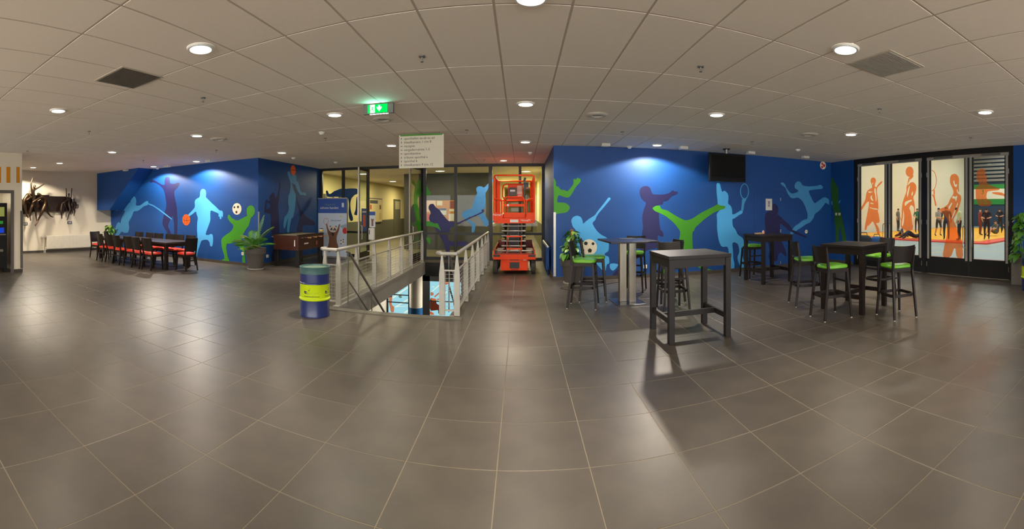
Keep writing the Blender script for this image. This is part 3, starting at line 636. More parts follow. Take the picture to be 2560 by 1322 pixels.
lf = struct(mb, 'window_2', M_black, 'black framed printed windows of the lower hall')
M_cyan = emit_mat('backlit_print_cyan', (150, 206, 218), 0.72); M_cyanl = emit_mat('backlit_print_line', (206, 222, 206), 0.8); M_skin = emit_mat('backlit_print_skin', (216, 140, 100), 0.45); M_brown = emit_mat('backlit_print_brown', (110, 50, 32), 0.4); M_shirt = emit_mat('backlit_print_orange', (232, 120, 64), 0.45); M_dkp = emit_mat('backlit_print_grey', (110, 120, 112), 0.6)
for (xa, xb) in ((-5.49, -4.62), (-3.70, -2.4)):
    mb = MB(); mb.box(xa, xb, YL, YL + 0.01, ZL, -1.25); mb.build('printed_pane', M_cyan, lf)
CL = crop(965, 650, 8.265); lp = ((0, YL - 0.003, 0), (0, 1, 0))
def lpaint(name, pts, m, sm=True): return paint(name, lf, lp, CL, pts, m, sm=sm)
for (pts) in ([(130,770),(455,545),(455,575),(150,790)], [(180,965),(455,800),(455,830),(200,980)], [(360,1090),(455,1020),(455,1060),(400,1095)], [(940,650),(1180,430),(1210,440),(950,660)], [(1080,840),(1250,640),(1260,660),(1120,840)], [(1060,540),(1230,535),(1230,548),(1060,552)], [(940,545),(1000,548),(1000,560),(940,556)], [(200,960),(455,940),(455,950),(200,972)]):
    lpaint('printed_track_line', pts, M_cyanl, False)
lpaint('printed_athlete', [(60,760),(125,720),(130,830),(110,870),(130,940),(170,960),(165,1080),(100,1080),(80,960),(60,880)], M_skin)
lpaint('printed_hair', [(70,745),(130,728),(125,765),(75,770)], M_brown)
lpaint('printed_sign', [(255,735),(300,722),(330,742),(300,745),(340,760),(310,785),(275,780)], M_dkp)
lpaint('printed_torso', [(908,790),(960,780),(1040,850),(1045,900),(1120,940),(1180,960),(1160,1040),(1120,1090),(1080,1110),(1080,1030),(1000,1040),(908,1050)], M_brown)
lpaint('printed_shirt', [(920,790),(1000,790),(1050,820),(1020,850),(940,830)], M_shirt)
lpaint('printed_arm', [(990,750),(1040,710),(1110,650),(1150,610),(1185,615),(1180,645),(1130,670),(1060,730),(1010,775)], M_skin)
lpaint('printed_arm', [(1040,800),(1130,790),(1190,730),(1225,670),(1238,690),(1210,760),(1150,820),(1060,830)], M_skin)
lpaint('printed_head', [(915,670),(950,655),(985,680),(985,720),(950,740),(918,730)], M_skin)
lpaint('printed_ball', [(1200 + 45 + 45 * math.cos(a), 463 + 45 * math.sin(a)) for a in [2 * PI * k / 14 for k in range(14)]], M_shirt, False)
lpaint('printed_shorts', [(908,1050),(980,1090),(1000,1130),(908,1130)], M_shirt)
for xa, xb, zz in ((-5.49, -4.62, -1.88), (-3.70, -2.4, -2.06), (-5.49, -4.62, -2.2)):
    mb = MB(); mb.box(xa, xb, YL - 0.03, YL, zz - 0.02, zz + 0.02); mb.build('glazing_bar', M_black, lf)
# round column, white above blue
p = on_y(1040, 760, 14.6)
mb = MB(); mb.lathe([(0.235, -1.86), (0.235, -0.36)], 28, (p.x, 14.6, 0)); colm = struct(mb, 'column', M_lwall, 'round column with a blue foot in the lower hall', smooth=True)
mb = MB(); mb.lathe([(0.238, ZL), (0.238, -1.86), (0.234, -1.86)], 28, (p.x, 14.6, 0)); mb.build('column_foot', mat('column_blue', (10, 84, 140), rough=0.5), colm, smooth=True)

# ------------------------------------------------------------------ sports hall doors in the right wall
M_film = film_mat('orange_film', (255, 152, 98), 0.3); M_filmw = film_mat('white_film', (240, 232, 214), 0.55)
DT, DB = 2.98, 0.45
mb = MB(); mb.box(XR + 0.02, XR + 0.14, DY0, DY1, 3.06, ZC + 0.018); mb.box(XR + 0.02, XR + 0.14, DY0, DY0 + 0.12, 0, 3.06); mb.box(XR + 0.02, XR + 0.14, DY1 - 0.14, DY1, 0, 3.06); mb.box(XR + 0.02, XR + 0.14, 6.14, 6.28, 0, 3.06)
dfr = struct(mb, 'trim_4', M_black, 'black frame of the sports hall doors')
leaves = [(8.66, 7.47), (7.462, 6.28), (6.14, 4.88), (4.872, 3.78)]
LEAF = []
for n, (ya, yb) in enumerate(leaves):
    o = bpy.data.objects.new('door_%d' % (10 + n), None); COL.objects.link(o); o.location = (XR + 0.06, yb, 0); o['kind'] = 'structure'
    o['label'] = 'glazed black sports hall door with an orange %s' % ('thrower', 'player lifting a ball', 'tennis player', 'shouting player')[n]
    W = ya - yb; xx = -0.025
    mb = MB(); mb.box(xx, 0.025, 0.005, W - 0.005, 0.01, DB); mb.build('kick_panel', M_black, o)
    mb = MB(); mb.box(xx, 0.025, 0.005, W - 0.005, DT, 3.05); mb.build('top_rail', mat('door_strip', (164, 162, 156), rough=0.45, metal=0.2), o)
    for (u, v) in ((0.005, 0.12), (W - 0.12, W - 0.005)):
        mb = MB(); mb.box(xx, 0.025, u, v, DB, DT); mb.build('stile', M_black, o)
        mb = MB(); mb.box(xx - 0.012, xx, u + (0.02 if u < 0.1 else 0.03), v - (0.03 if u < 0.1 else 0.02), DB - 0.06, DT + 0.03); mb.build('finger_guard', mat('door_strip', (164, 162, 156), rough=0.45, metal=0.2), o, bevel=0.003)
    mb = MB(); mb.box(-0.004, 0.004, 0.12, W - 0.12, DB, DT); mb.build('pane', M_glass, o)
    mb = MB(); mb.box(xx - 0.05, xx, W * 0.2 if n % 2 else W * 0.35, W * 0.65 if n % 2 else W * 0.8, 3.0, 3.055); mb.build('door_closer', M_grey, o, bevel=0.004)
    hy = 0.07 if n % 2 == 0 else W - 0.07; s = 1 if n % 2 == 0 else -1
    mb = MB(); mb.tube([(xx, hy, 0.72), (xx - 0.07, hy + s * 0.02, 0.72), (xx - 0.07, hy + s * 0.05, 0.75), (xx - 0.07, hy + s * 0.05, 1.25), (xx - 0.07, hy + s * 0.02, 1.28), (xx, hy, 1.28)], 0.011, 8); mb.build('pull_handle', M_steel, o, smooth=True)
    for z in (0.25, 1.35, 2.6):
        mb = MB(); hh = (W - 0.012) if n % 2 == 0 else 0.012; mb.cyl((xx - 0.008, hh, z - 0.06), (xx - 0.008, hh, z + 0.06), 0.008); mb.build('hinge', M_steel, o)
    LEAF.append((o, yb))
dpl = ((XR + 0.05, 0, 0), (1, 0, 0))
from mathutils.geometry import tessellate_polygon
def film(n, cr, pts, m=None, sm=True, name='window_film_figure', off=0.0, holes=()):
    o, yb = LEAF[n]; W = leaves[n][0] - leaves[n][1]; vs = []
    for p in (smooth2(pts) if sm else pts):
        x, y = cr(p); q = on_plane(x, y, *dpl); vs.append((-0.006 - off, min(max(q.y - yb, 0.122), W - 0.122), min(max(q.z, DB), DT)))
    if not holes: mb = MB(); mb.poly(vs); return mb.build(name, m or M_film, o)
    loops = [[Vector(v) for v in vs]]
    for h in holes:
        lo = []
        for p in smooth2(h):
            q = on_plane(*cr(p), *dpl); lo.append(Vector((-0.006 - off, q.y - yb, q.z)))
        loops.append(lo)
    mb = MB(); mb.add([v for lo in loops for v in lo], tessellate_polygon(loops)); return mb.build(name, m or M_film, o)
D1 = crop(2140, 400, 5.082); D3 = crop(2310, 370, 4.13)
film(0, D1, [(182,250),(200,222),(235,222),(252,250),(250,280),(240,300),(238,340),(258,345),(270,320),(300,285),(332,262),(332,285),(300,320),(270,345),(262,400),(270,450),(280,520),(285,620),(275,640),(290,700),(300,790),(280,800),(250,800),(290,860),(300,940),(270,945),(255,870),(225,800),(208,775),(170,825),(140,840),(130,890),(105,890),(115,820),(130,740),(150,640),(160,590),(165,520),(130,545),(110,580),(60,650),(60,610),(105,530),(120,490),(130,420),(150,380),(185,360),(205,350),(200,310),(185,285)], holes=([(172,598),(220,612),(276,618),(272,632),(225,626),(172,608)], [(236,352),(250,362),(252,400),(262,500),(250,540),(244,440),(228,400)], [(152,396),(200,402),(222,392),(190,415),(162,418)], [(205,290),(215,285),(212,315),(206,310)], [(178,470),(205,440),(200,480),(225,520),(195,510)], [(170,545),(200,540),(230,560),(195,558)]))
film(1, D1, [(665,225),(700,205),(725,180),(728,215),(700,240),(670,275),(650,330),(690,285),(725,278),(760,310),(768,360),(750,430),(725,470),(740,530),(748,600),(750,650),(730,720),(722,880),(700,890),(640,900),(570,860),(568,800),(580,700),(580,620),(590,540),(610,480),(640,400),(640,340),(655,290)], holes=([(672,610),(700,565),(736,600),(740,650),(728,720),(716,850),(708,720),(690,640)], [(578,820),(595,720),(600,620),(612,700),(606,800),(590,850)], [(645,430),(668,340),(685,320),(668,420),(652,480)], [(615,540),(640,522),(700,502),(715,515),(660,545),(620,590)], [(700,440),(718,390),(724,425),(712,460)], [(672,255),(690,235),(680,262)]))
film(1, D1, [(680 + 50 * math.cos(a), 148 + 66 * math.sin(a)) for a in [2 * PI * k / 26 for k in range(26)]], sm=False, name='window_film_ball')
film(2, D3, [(265,310),(280,275),(320,263),(350,285),(362,320),(358,400),(362,450),(350,455),(345,420),(335,440),(350,470),(380,490),(385,530),(365,600),(335,680),(300,740),(330,800),(350,880),(395,960),(405,1140),(335,1138),(320,1010),(272,1136),(188,1130),(210,1000),(235,900),(240,800),(245,740),(215,700),(170,660),(160,630),(210,610),(250,575),(270,520),(300,480),(305,445),(285,400),(268,360)], holes=([(300,345),(312,330),(320,380),(345,370),(335,405),(312,395)], [(286,510),(300,492),(318,504),(345,488),(340,510),(330,555),(320,522),(300,522)], [(346,560),(352,572),(325,650),(287,735),(282,728),(318,640)], [(250,610),(285,560),(292,570),(258,640)]))
arc = [(78 + 52 * math.cos(a), 335 + 110 * math.sin(a)) for a in [-PI / 2 + PI * k / 14 for k in range(15)]]
arc2 = [(78 + 45 * math.cos(a), 335 + 101 * math.sin(a)) for a in [-PI / 2 + PI * k / 14 for k in range(15)]]
film(2, D3, arc + arc2[::-1], sm=False, name='window_film_racket')
film(2, D3, [(98,430),(112,432),(108,500),(132,595),(114,600),(98,510),(80,485),(82,475),(98,490)], name='window_film_racket_handle')
film(3, D3, [(540,290),(545,230),(600,208),(635,230),(630,270),(648,300),(645,350),(660,370),(700,390),(785,420),(770,435),(700,440),(650,450),(640,520),(700,550),(690,600),(560,600),(545,540),(533,520),(533,400),(570,385),(560,340),(540,320)])
film(3, D3, [(700,455),(780,455),(888,480),(888,505),(800,490),(705,472)], name='window_film_arm')
film(3, D3, [(866 + 38 * math.cos(a), 208 + 57 * math.sin(a)) for a in [2 * PI * k / 24 for k in range(24)]], sm=False, name='window_film_ball')
q = on_plane(*D3((604, 455)), *dpl)
text('3', LEAF[3][0], (-0.012, q.y - LEAF[3][1], q.z), (PI / 2, 0, -PI / 2), 0.17, mat('print_green', (90, 200, 60), rough=0.5), 'CENTER')

# ------------------------------------------------------------------ the sports hall
M_gcream = mat('sports_hall_cream', (232, 228, 204), rough=0.8, var=0.02)
corr('wall_sports_side', M_gcream, (9.32, 37.5, 20, 20.2, 0, 8.1))
gfar = corr('wall_sports_end', mat('sports_hall_navy', (44, 66, 92), rough=0.7), (37.5, 37.7, -2, 20.2, 0, 8.1))
corr('wall_sports_near', M_gcream, (9.32, 37.5, -2.2, -2, 0, 8.1))
corr('wall_sports_hall_side', M_gcream, (9.32, 9.34, -2, DY0, 0, 8.1), (9.32, 9.34, DY1, 20, 0, 8.1), (9.32, 9.34, DY0, DY1, 3.2, 8.1))
corr('ceiling_sports', mat('sports_hall_roof', (150, 152, 150), rough=0.6), (9.32, 37.5, -2.2, 20.2, 8.0, 8.1))
M_rib = mat('roof_rib', (132, 134, 132), rough=0.5, metal=0.2)
for k in range(9):
    z = 4.5 + k * 0.38; mb = MB(); mb.box(37.3, 37.5, -2, 20, z, z + 0.22); mb.build('metal_rib', M_rib, gfar)
for (z0, z1, c) in ((3.75, 4.2, (40, 140, 62)), (2.75, 3.75, (236, 232, 214)), (2.2, 2.75, (40, 140, 62))):
    mb = MB(); mb.box(37.4, 37.5, 6, 20, z0, z1); mb.build('banner_band', mat('band_%d_%d_%d' % c, c, rough=0.6), gfar)
M_matt = mat('mat_yellow', (246, 178, 20), rough=0.5); M_matr = mat('mat_red', (232, 70, 48), rough=0.5)
mt = thing('gym_mat', 'large yellow floor mat with a red border in the sports hall', 'mat', (24.0, 14.0, 0.001))
mb = MB(); mb.box(-6.0, 9.0, -5.4, 5.6, 0, 0.06); mb.build('red_border', M_matr, mt)
mb = MB(); mb.box(-5.2, 8.4, -4.6, 5.2, 0.06, 0.075); mb.build('yellow_mat', M_matt, mt)
# ------------------------------------------------------------------ railings around the stairwell
def spike_post(x, y, along, parent):
    mb = MB(); w = 0.045; t = 0.008
    for k in (-0.016, 0.016):
        if along == 'y': mb.prism([(x + k - t/2, y - w, 0.01), (x + k - t/2, y + w, 0.01), (x + k - t/2, y + w, 0.66), (x + k - t/2, y + 0.012, 0.96), (x + k - t/2, y - 0.012, 0.96), (x + k - t/2, y - w, 0.66)], (t, 0, 0))
        else: mb.prism([(x - w, y + k - t/2, 0.01), (x + w, y + k - t/2, 0.01), (x + w, y + k - t/2, 0.66), (x + 0.012, y + k - t/2, 0.96), (x - 0.012, y + k - t/2, 0.96), (x - w, y + k - t/2, 0.66)], (0, t, 0))
    mb.build('post', M_galv, parent, world=True)
def railing(name, label, x, ys, xin, mesh_step):
    """x: line of the long side, ys: posts, xin: end of the short return panel at the near end"""
    o = thing(name, label, 'railing', (x, ys[0], 0))
    for y in ys: spike_post(x, y, 'x', o)
    spike_post(xin, ys[0], 'x', o)
    mb = MB(); mb.tube([(xin - (0.06 if xin < x else -0.06), ys[0] + 0.14, 0.99), (xin - (0.08 if xin < x else -0.08), ys[0] + 0.03, 0.99), (xin, ys[0] - 0.06, 0.99), (x, ys[0] - 0.06, 0.99), (x, ys[0] + 0.02, 0.99), (x, ys[-1] + 0.05, 0.99)], 0.03, 12); mb.build('handrail', M_galv, o, smooth=True, world=True)
    for z in (0.72, 0.09):
        mb = MB(); mb.bar((x, ys[0], z), (x, ys[-1], z), 0.03, 0.022); mb.build('rail', M_galv, o, world=True)
        mb = MB(); mb.bar((xin, ys[0], z), (x, ys[0], z), 0.03, 0.022); mb.build('rail', M_galv, o, world=True)
    for a, b in zip(ys, ys[1:]):
        mb = MB()
        for k in range(1, 10): z = 0.09 + 0.063 * k; mb.tube([(x, a, z), (x, b, z)], 0.0032, 4, False)
        n = int((b - a) / mesh_step)
        for k in range(1, n): y = a + (b - a) * k / n; mb.tube([(x, y, 0.09), (x, y, 0.72)], 0.0028, 4, False)
        mb.build('wire_mesh', M_galv, o, world=True)
    mb = MB()
    for k in range(1, 10): z = 0.09 + 0.063 * k; mb.tube([(xin, ys[0], z), (x, ys[0], z)], 0.0032, 4, False)
    for k in range(1, 4): xx = xin + (x - xin) * k / 4; mb.tube([(xx, ys[0], 0.09), (xx, ys[0], 0.72)], 0.0028, 4, False)
    mb.build('wire_mesh', M_galv, o, world=True)
    return o
railing('stair_railing', 'grey metal railing on the stairwell side next to the rubbish drum', -3.06, [6.5, 7.3, 8.3, 9.3, 10.3, 11.3, 12.6], -3.32, 0.5)
railing('stair_railing', 'grey metal railing on the stairwell side next to the scissor lift', -1.0, [6.45, 7.5, 8.55, 9.6, 10.65, 11.7, 12.6], -1.24, 0.14)
for x, lb, s in ((-2.93, 'sloping handrail going down the stairs next to the rubbish drum', 1), (-1.16, 'sloping handrail going down the stairs next to the lift', -1)):
    o = thing('stair_handrail', lb, 'handrail', (x, 6.62, 0)); 
    mb = MB(); mb.tube([(x, 6.5, 0.97), (x, 6.66, 0.93), (x, 8.9, -0.82), (x, 11.0, -2.45)], 0.022, 10); mb.build('handrail', M_grey, o, smooth=True, world=True)
    mb = MB(); mb.tube([(x, 6.66, 0.42), (x, 8.9, -1.33)], 0.014, 8); mb.build('lower_rail', M_grey, o, smooth=True, world=True)
    for y in (6.62, 7.8, 8.9):
        zt = 0.93 - (y - 6.66) * 0.782; mb = MB(); mb.bar((x, y, zt - 0.95 if y > 6.7 else 0.02), (x, y, zt), 0.03, 0.012); mb.build('post', M_grey, o, world=True)

# ------------------------------------------------------------------ bar tables
def bar_table(label, loc, rz, sx, sy, h=1.1, m=M_wood):
    o = thing('bar_table', label, 'table', loc, rz, 'tall bar tables')
    mb = MB(); mb.box(-sx/2, sx/2, -sy/2, sy/2, h - 0.045, h); mb.build('table_top', m, o, bevel=0.004)
    l = 0.075; ex, ey = sx/2 - 0.005, sy/2 - 0.005
    for a in (-1, 1):
        for b in (-1, 1):
            mb = MB(); mb.box(min(a*ex, a*(ex-l)), max(a*ex, a*(ex-l)), min(b*ey, b*(ey-l)), max(b*ey, b*(ey-l)), 0, h - 0.046); mb.build('leg', m, o, bevel=0.003)
    for b in (-1, 1):
        mb = MB(); mb.box(-ex + l, ex - l, b*(ey-0.03) - 0.014, b*(ey-0.03) + 0.014, h - 0.15, h - 0.046); mb.build('apron', m, o)
        mb = MB(); mb.box(b*(ex-0.03) - 0.014, b*(ex-0.03) + 0.014, -ey + l, ey - l, h - 0.15, h - 0.046); mb.build('apron', m, o)
        mb = MB(); mb.box(b*(ex-0.038) - 0.02, b*(ex-0.038) + 0.02, -ey + l, ey - l, 0.24, 0.31); mb.build('stretcher', m, o)
    mb = MB(); mb.box(-ex + 0.058, ex - 0.058, -0.02, 0.02, 0.24, 0.31); mb.build('stretcher', m, o)
    return o
bar_table('nearest tall charcoal wooden bar table with no stools tucked under it', (2.235, 5.2, 0), 0.0, 0.88, 0.80, 1.1, M_wood3)
bar_table('tall dark brown bar table among green stools near the glass doors', (5.15, 4.95, 0), math.radians(12), 0.84, 0.84)
bar_table('tall dark bar table by the painted blue door with small items on it', (5.51, 8.12, 0), 0.0, 0.84, 0.84)
ped = thing('pedestal_table', 'tall bar table with a dark square top on twin steel columns', 'table', (1.92, 7.32, 0), math.radians(4))
mb = MB(); mb.box(-0.44, 0.44, -0.46, 0.46, 1.10, 1.13); mb.build('table_top', mat('laminate_dark', (46, 44, 48), rough=0.25, var=0.15), ped, bevel=0.003)
mb = MB(); mb.box(-0.27, 0.27, -0.3, 0.3, 0.0, 0.012); mb.build('base_plate', mat('brushed_steel_base', (120, 124, 134), rough=0.25, metal=0.9), ped, bevel=0.003)
M_brush = mat('brushed_steel_column', (176, 170, 156), rough=0.3, metal=0.85, var=0.15, scale=5, stretch=(8, 8, 1))
for dx, dy in ((-0.075, 0.05), (0.075, -0.05)):
    mb = MB(); mb.box(dx - 0.062, dx + 0.062, dy - 0.062, dy + 0.062, 0.012, 1.10); mb.build('column', M_brush, ped, bevel=0.004)

# ------------------------------------------------------------------ bar stools
def cushion(w0, w1, d, z0, z1, n=8):
    """seat pad, wider in front (+Y), rounded edges and slightly domed"""
    mb = MB(); rings = []
    outline = []
    for k in range(40):
        a = 2 * PI * k / 40; cx, cy = math.cos(a), math.sin(a)
        sx = math.copysign(abs(cx) ** 0.45, cx); sy = math.copysign(abs(cy) ** 0.45, cy)
        w = w0 + (w1 - w0) * (sy + 1) / 2; outline.append((sx * w / 2, sy * d / 2))
    prof = [(0.93, 0), (1.0, 0.25), (1.0, 0.6), (0.95, 0.86), (0.75, 1.0), (0.4, 1.06), (0.02, 1.08)]
    vs = []; fs = []; m = len(outline)
    for s, t in prof:
        for (x, y) in outline: vs.append((x * s, y * s, z0 + (z1 - z0) * t))
    for i in range(len(prof) - 1):
        for j in range(m): fs.append((i*m + j, i*m + (j+1) % m, (i+1)*m + (j+1) % m, (i+1)*m + j))
    fs.append(tuple(range(m))[::-1]); mb.add(vs, fs); return mb
def curved_back(w0, w1, z0, z1, y0, y1, sag, th, n=8):
    """bent plywood back panel: w0 wide at the bottom, w1 at the top, leaning from y0 to y1"""
    mb = MB(); vs = []; fs = []
    for i in range(2):
        w = (w0, w1)[i]; z = (z0, z1)[i]; y = (y0, y1)[i]
        for s in (0, 1):
            for k in range(n + 1):
                u = 2 * k / n - 1; dz = 0.012 * u * u if i else 0
                vs.append((u * w / 2, y - sag * (1 - u * u) - s * th, z + dz))
    m = n + 1
    for k in range(n):
        fs += [(k, k + 1, 2*m + k + 1, 2*m + k), (m + k + 1, m + k, 3*m + k, 3*m + k + 1), (2*m + k, 2*m + k + 1, 3*m + k + 1, 3*m + k), (k + 1, k, m + k, m + k + 1)]
    fs += [(0, 2*m, 3*m, m), (n, m + n, 3*m + n, 2*m + n)]
    mb.add(vs, fs); return mb
M_foot = mat('glide_white', (196, 192, 184), rough=0.5)
def make_stool(back=True):
    o = thing('bar_stool', '', 'stool', (0, 0, 0), 0, 'green bar stools')
    cushion(0.37, 0.42, 0.41, 0.775, 0.835).build('seat', M_seatg, o, smooth=True)
    mb = MB()
    for s in (-1, 1):
        mb.box(s*0.175 - 0.012, s*0.175 + 0.012, -0.17, 0.18, 0.715, 0.775)
    mb.box(-0.18, 0.18, 0.155, 0.18, 0.715, 0.775); mb.box(-0.165, 0.165, -0.185, -0.16, 0.715, 0.775)
    mb.build('seat_frame', M_wood, o, bevel=0.003)
    for s in (-1, 1):
        mb = MB(); mb.bar((s*0.22, 0.22, 0.012), (s*0.17, 0.165, 0.77), 0.03, 0.03, up=(0, 1, 0), wd2=0.042, th2=0.042); lg = mb.build('leg', M_wood, o, bevel=0.004)
        mb = MB(); mb.cyl((s*0.22, 0.22, 0), (s*0.22, 0.22, 0.014), 0.013, n=10); mb.build('glide', M_foot, lg)
        mb = MB(); mb.bar((s*0.205, -0.27, 0.012), (s*0.182, -0.185, 0.74), 0.03, 0.034, up=(0, 1, 0), wd2=0.03, th2=0.044)
        if back: mb.bar((s*0.182, -0.185, 0.74), (s*0.196, -0.235, 1.105), 0.03, 0.044, up=(0, 1, 0), wd2=0.024, th2=0.026)
        lg = mb.build('leg', M_wood, o, bevel=0.003)
        mb = MB(); mb.cyl((s*0.205, -0.27, 0), (s*0.205, -0.27, 0.014), 0.013, n=10); mb.build('glide', M_foot, lg)
    if back: curved_back(0.345, 0.40, 0.865, 1.12, -0.188, -0.228, 0.035, 0.016).build('backrest', M_wood, o, smooth=True)
    # bent wooden foot ring and cross bars
    z = 0.36; sq = lambda v: math.copysign(abs(v) ** 0.45, v); pts = [(0.2 * sq(math.cos(a)), -0.02 + 0.218 * sq(math.sin(a)), z) for a in [2 * PI * k / 32 for k in range(33)]]
    mb = MB()
    for a, b in zip(pts, pts[1:]): mb.bar(a, b, 0.018, 0.045)
    mb.build('foot_ring', M_wood, o)
    mb = MB(); mb.bar((-0.185, 0.18, 0.56), (0.185, 0.18, 0.56), 0.018, 0.03); mb.build('cross_bar', M_wood, o)
    return o
stool0 = make_stool(); us = []
def stool(x, y, fx, fy, label): return place(stool0, us, (x, y, 0), math.atan2(-fx, fy), label)
stool(4.44, 4.76, 1.0, -0.14, 'green bar stool at the brown bar table, its back towards the pedestal table')
stool(5.17, 4.06, 0.3, 0.95, 'green bar stool with its back to the viewer, in front of the brown bar table')
stool(4.72, 5.72, 1.0, -0.35, 'green bar stool behind the brown bar table, on the side of the blue wall')
stool(6.08, 5.2, -1.0, 0.1, 'green bar stool between the brown bar table and the glass doors')
stool(1.10, 7.1, 1.0, -0.3, 'green bar stool nearest the leafy pot, left of the pedestal table')
stool(1.36, 7.62, 1.0, -0.15, 'green bar stool half hidden behind another, left of the pedestal table')
stool(2.3, 8.2, -0.45, -0.9, 'green bar stool behind the steel columns of the pedestal table')
stool(2.47, 6.42, -0.05, -1.0, 'green bar stool facing the viewer behind the nearest bar table')
stool(2.62, 7.12, -1.0, -0.1, 'green bar stool seen side-on at the back, behind the nearest bar table')
so = make_stool(False); so.location = (5.42, 8.66, 0); so.rotation_euler = (0, 0, PI); so['label'] = 'low-backed green stool under the bar table by the painted door'

# ------------------------------------------------------------------ long dining table and red chairs
dt = thing('dining_table', 'long black-brown dining table with a shiny top', 'table', (-10.48, 8.03, 0))
mb = MB(); mb.box(-1.78, 1.78, -0.48, 0.48, 0.715, 0.76); mb.build('table_top', M_wood2, dt, bevel=0.004)
for a in (-1.73, 1.73):
    for b in (-0.43, 0.43):
        mb = MB(); mb.box(a - 0.045, a + 0.045, b - 0.045, b + 0.045, 0, 0.715); mb.build('leg', M_wood, dt, bevel=0.004)
for b in (-0.42, 0.42): mb = MB(); mb.box(-1.68, 1.68, b - 0.012, b + 0.012, 0.63, 0.715); mb.build('apron', M_wood, dt)
for a in (-1.73, 1.73): mb = MB(); mb.box(a - 0.012, a + 0.012, -0.38, 0.38, 0.63, 0.715); mb.build('apron', M_wood, dt)
def make_chair():
    o = thing('dining_chair', '', 'chair', (0, 0, 0), 0, 'red seated dining chairs')
    cushion(0.38, 0.42, 0.41, 0.43, 0.49).build('seat', M_seatr, o, smooth=True)
    mb = MB()
    for s in (-1, 1): mb.box(s*0.175 - 0.012, s*0.175 + 0.012, -0.17, 0.18, 0.37, 0.43)
    mb.box(-0.18, 0.18, 0.155, 0.18, 0.37, 0.43); mb.box(-0.165, 0.165, -0.185, -0.16, 0.37, 0.43); mb.build('seat_frame', M_wood, o)
    for s in (-1, 1):
        mb = MB(); mb.bar((s*0.2, 0.195, 0), (s*0.175, 0.17, 0.42), 0.028, 0.028, up=(0, 1, 0), wd2=0.038, th2=0.038); mb.build('leg', M_wood, o)
        mb = MB(); mb.bar((s*0.2, -0.26, 0), (s*0.185, -0.185, 0.42), 0.028, 0.032, up=(0, 1, 0), wd2=0.03, th2=0.042); mb.bar((s*0.185, -0.185, 0.42), (s*0.198, -0.25, 0.875), 0.03, 0.042, up=(0, 1, 0), wd2=0.024, th2=0.026); mb.build('leg', M_wood, o)
    curved_back(0.35, 0.405, 0.53, 0.89, -0.19, -0.245, 0.035, 0.016).build('backrest', M_wood, o, smooth=True)
    mb = MB(); mb.bar((-0.19, -0.21, 0.27), (0.19, -0.21, 0.27), 0.016, 0.03); mb.build('stretcher', M_wood, o)
    return o
chair0 = make_chair(); uc = []
def chair(x, y, fx, fy, label): return place(chair0, uc, (x, y, 0), math.atan2(-fx, fy), label)
on = ('first', 'second', 'third', 'fourth', 'fifth', 'sixth')
for k, (x, y, a) in enumerate(((-11.5, 7.38, 0.1), (-11.02, 7.42, -0.12), (-10.53, 7.36, 0.05), (-9.98, 7.40, -0.05), (-9.50, 7.34, 0.06), (-9.04, 7.36, -0.04))):
    chair(x, y, a, 1, 'red dining chair on the near side of the long table, %s from the white wall' % on[k])
for k, x in enumerate((-11.62, -11.08, -10.55, -10.04, -9.55, -9.08)):
    chair(x, 8.60 + 0.02 * (k % 2), 0.06 * (-1) ** k, -1, 'red dining chair on the far side of the long table, %s from the white wall' % on[k])
chair(-12.53, 7.72, 1, 0.05, 'red dining chair at the white wall end of the long table, nearer the viewer')
chair(-12.55, 8.32, 1, -0.05, 'red dining chair at the white wall end of the long table, nearer the blue wall')
chair(-8.38, 8.02, -1, 0.12, 'red dining chair at the end of the long table nearest the palm')

# ------------------------------------------------------------------ plants
def leaf_mesh(name, L, W, m, droop=0.3):
    mb = MB(); vs = []; fs = []; n = 5
    for i in range(n + 1):
        t = i / n; w = W * math.sin(PI * min(1, t * 0.92 + 0.06)) ** 0.75 * (1 - 0.25 * t) / 2; z = 0.06 * L - droop * L * t * t
        vs += [(-w, L * t, z + 0.12 * w), (0, L * t, z - 0.02 * L), (w, L * t, z + 0.12 * w)]
    for i in range(n):
        a = i * 3; fs += [(a, a + 1, a + 4, a + 3), (a + 1, a + 2, a + 5, a + 4)]
    me = bpy.data.meshes.new(name); me.from_pydata(vs, [], fs); me.materials.append(m); me.polygons.foreach_set('use_smooth', [True] * len(me.polygons)); me.update(); return me
LEAF_A = leaf_mesh('leaf', 0.17, 0.13, M_leaf, 0.45); LEAF_B = leaf_mesh('leaf', 0.15, 0.12, M_leaf2, 0.35)
def put_leaf(parent, loc, az, pitch, sc, rnd):
    o = bpy.data.objects.new('leaf', LEAF_A if rnd < 0.72 else LEAF_B); COL.objects.link(o); o.parent = parent
    o.location = loc; o.rotation_euler = (pitch, random.uniform(-0.4, 0.4), az); o.scale = (sc, sc, sc); return o
def big_pot(o, r, h):
    mb = MB(); mb.lathe([(0.001, 0.03), (r * 0.66, 0.03), (r * 0.68, 0.05), (r * 0.9, h * 0.72), (r * 0.91, h * 0.73), (r * 0.99, h * 0.735), (r, h * 0.75), (r * 1.02, h), (r * 0.93, h), (r * 0.92, h - 0.06)], 36); mb.build('pot', M_pot, o, smooth=True)
    mb = MB(); mb.lathe([(0.001, 0), (r * 0.7, 0), (r * 0.76, 0.006), (r * 0.76, 0.035), (r * 0.6, 0.03)], 36); mb.build('saucer', mat('saucer_grey', (150, 148, 136), rough=0.5), o, smooth=True)
    mb = MB(); mb.lathe([(0.001, h - 0.035), (r * 0.5, h - 0.045), (r * 0.925, h - 0.055)], 30); mb.build('soil', M_soil, o, smooth=True)
palm = thing('potted_palm', 'palm in a charcoal pot at the corner of the blue walls', 'plant', (-7.02, 9.42, 0))
big_pot(palm, 0.305, 0.6)
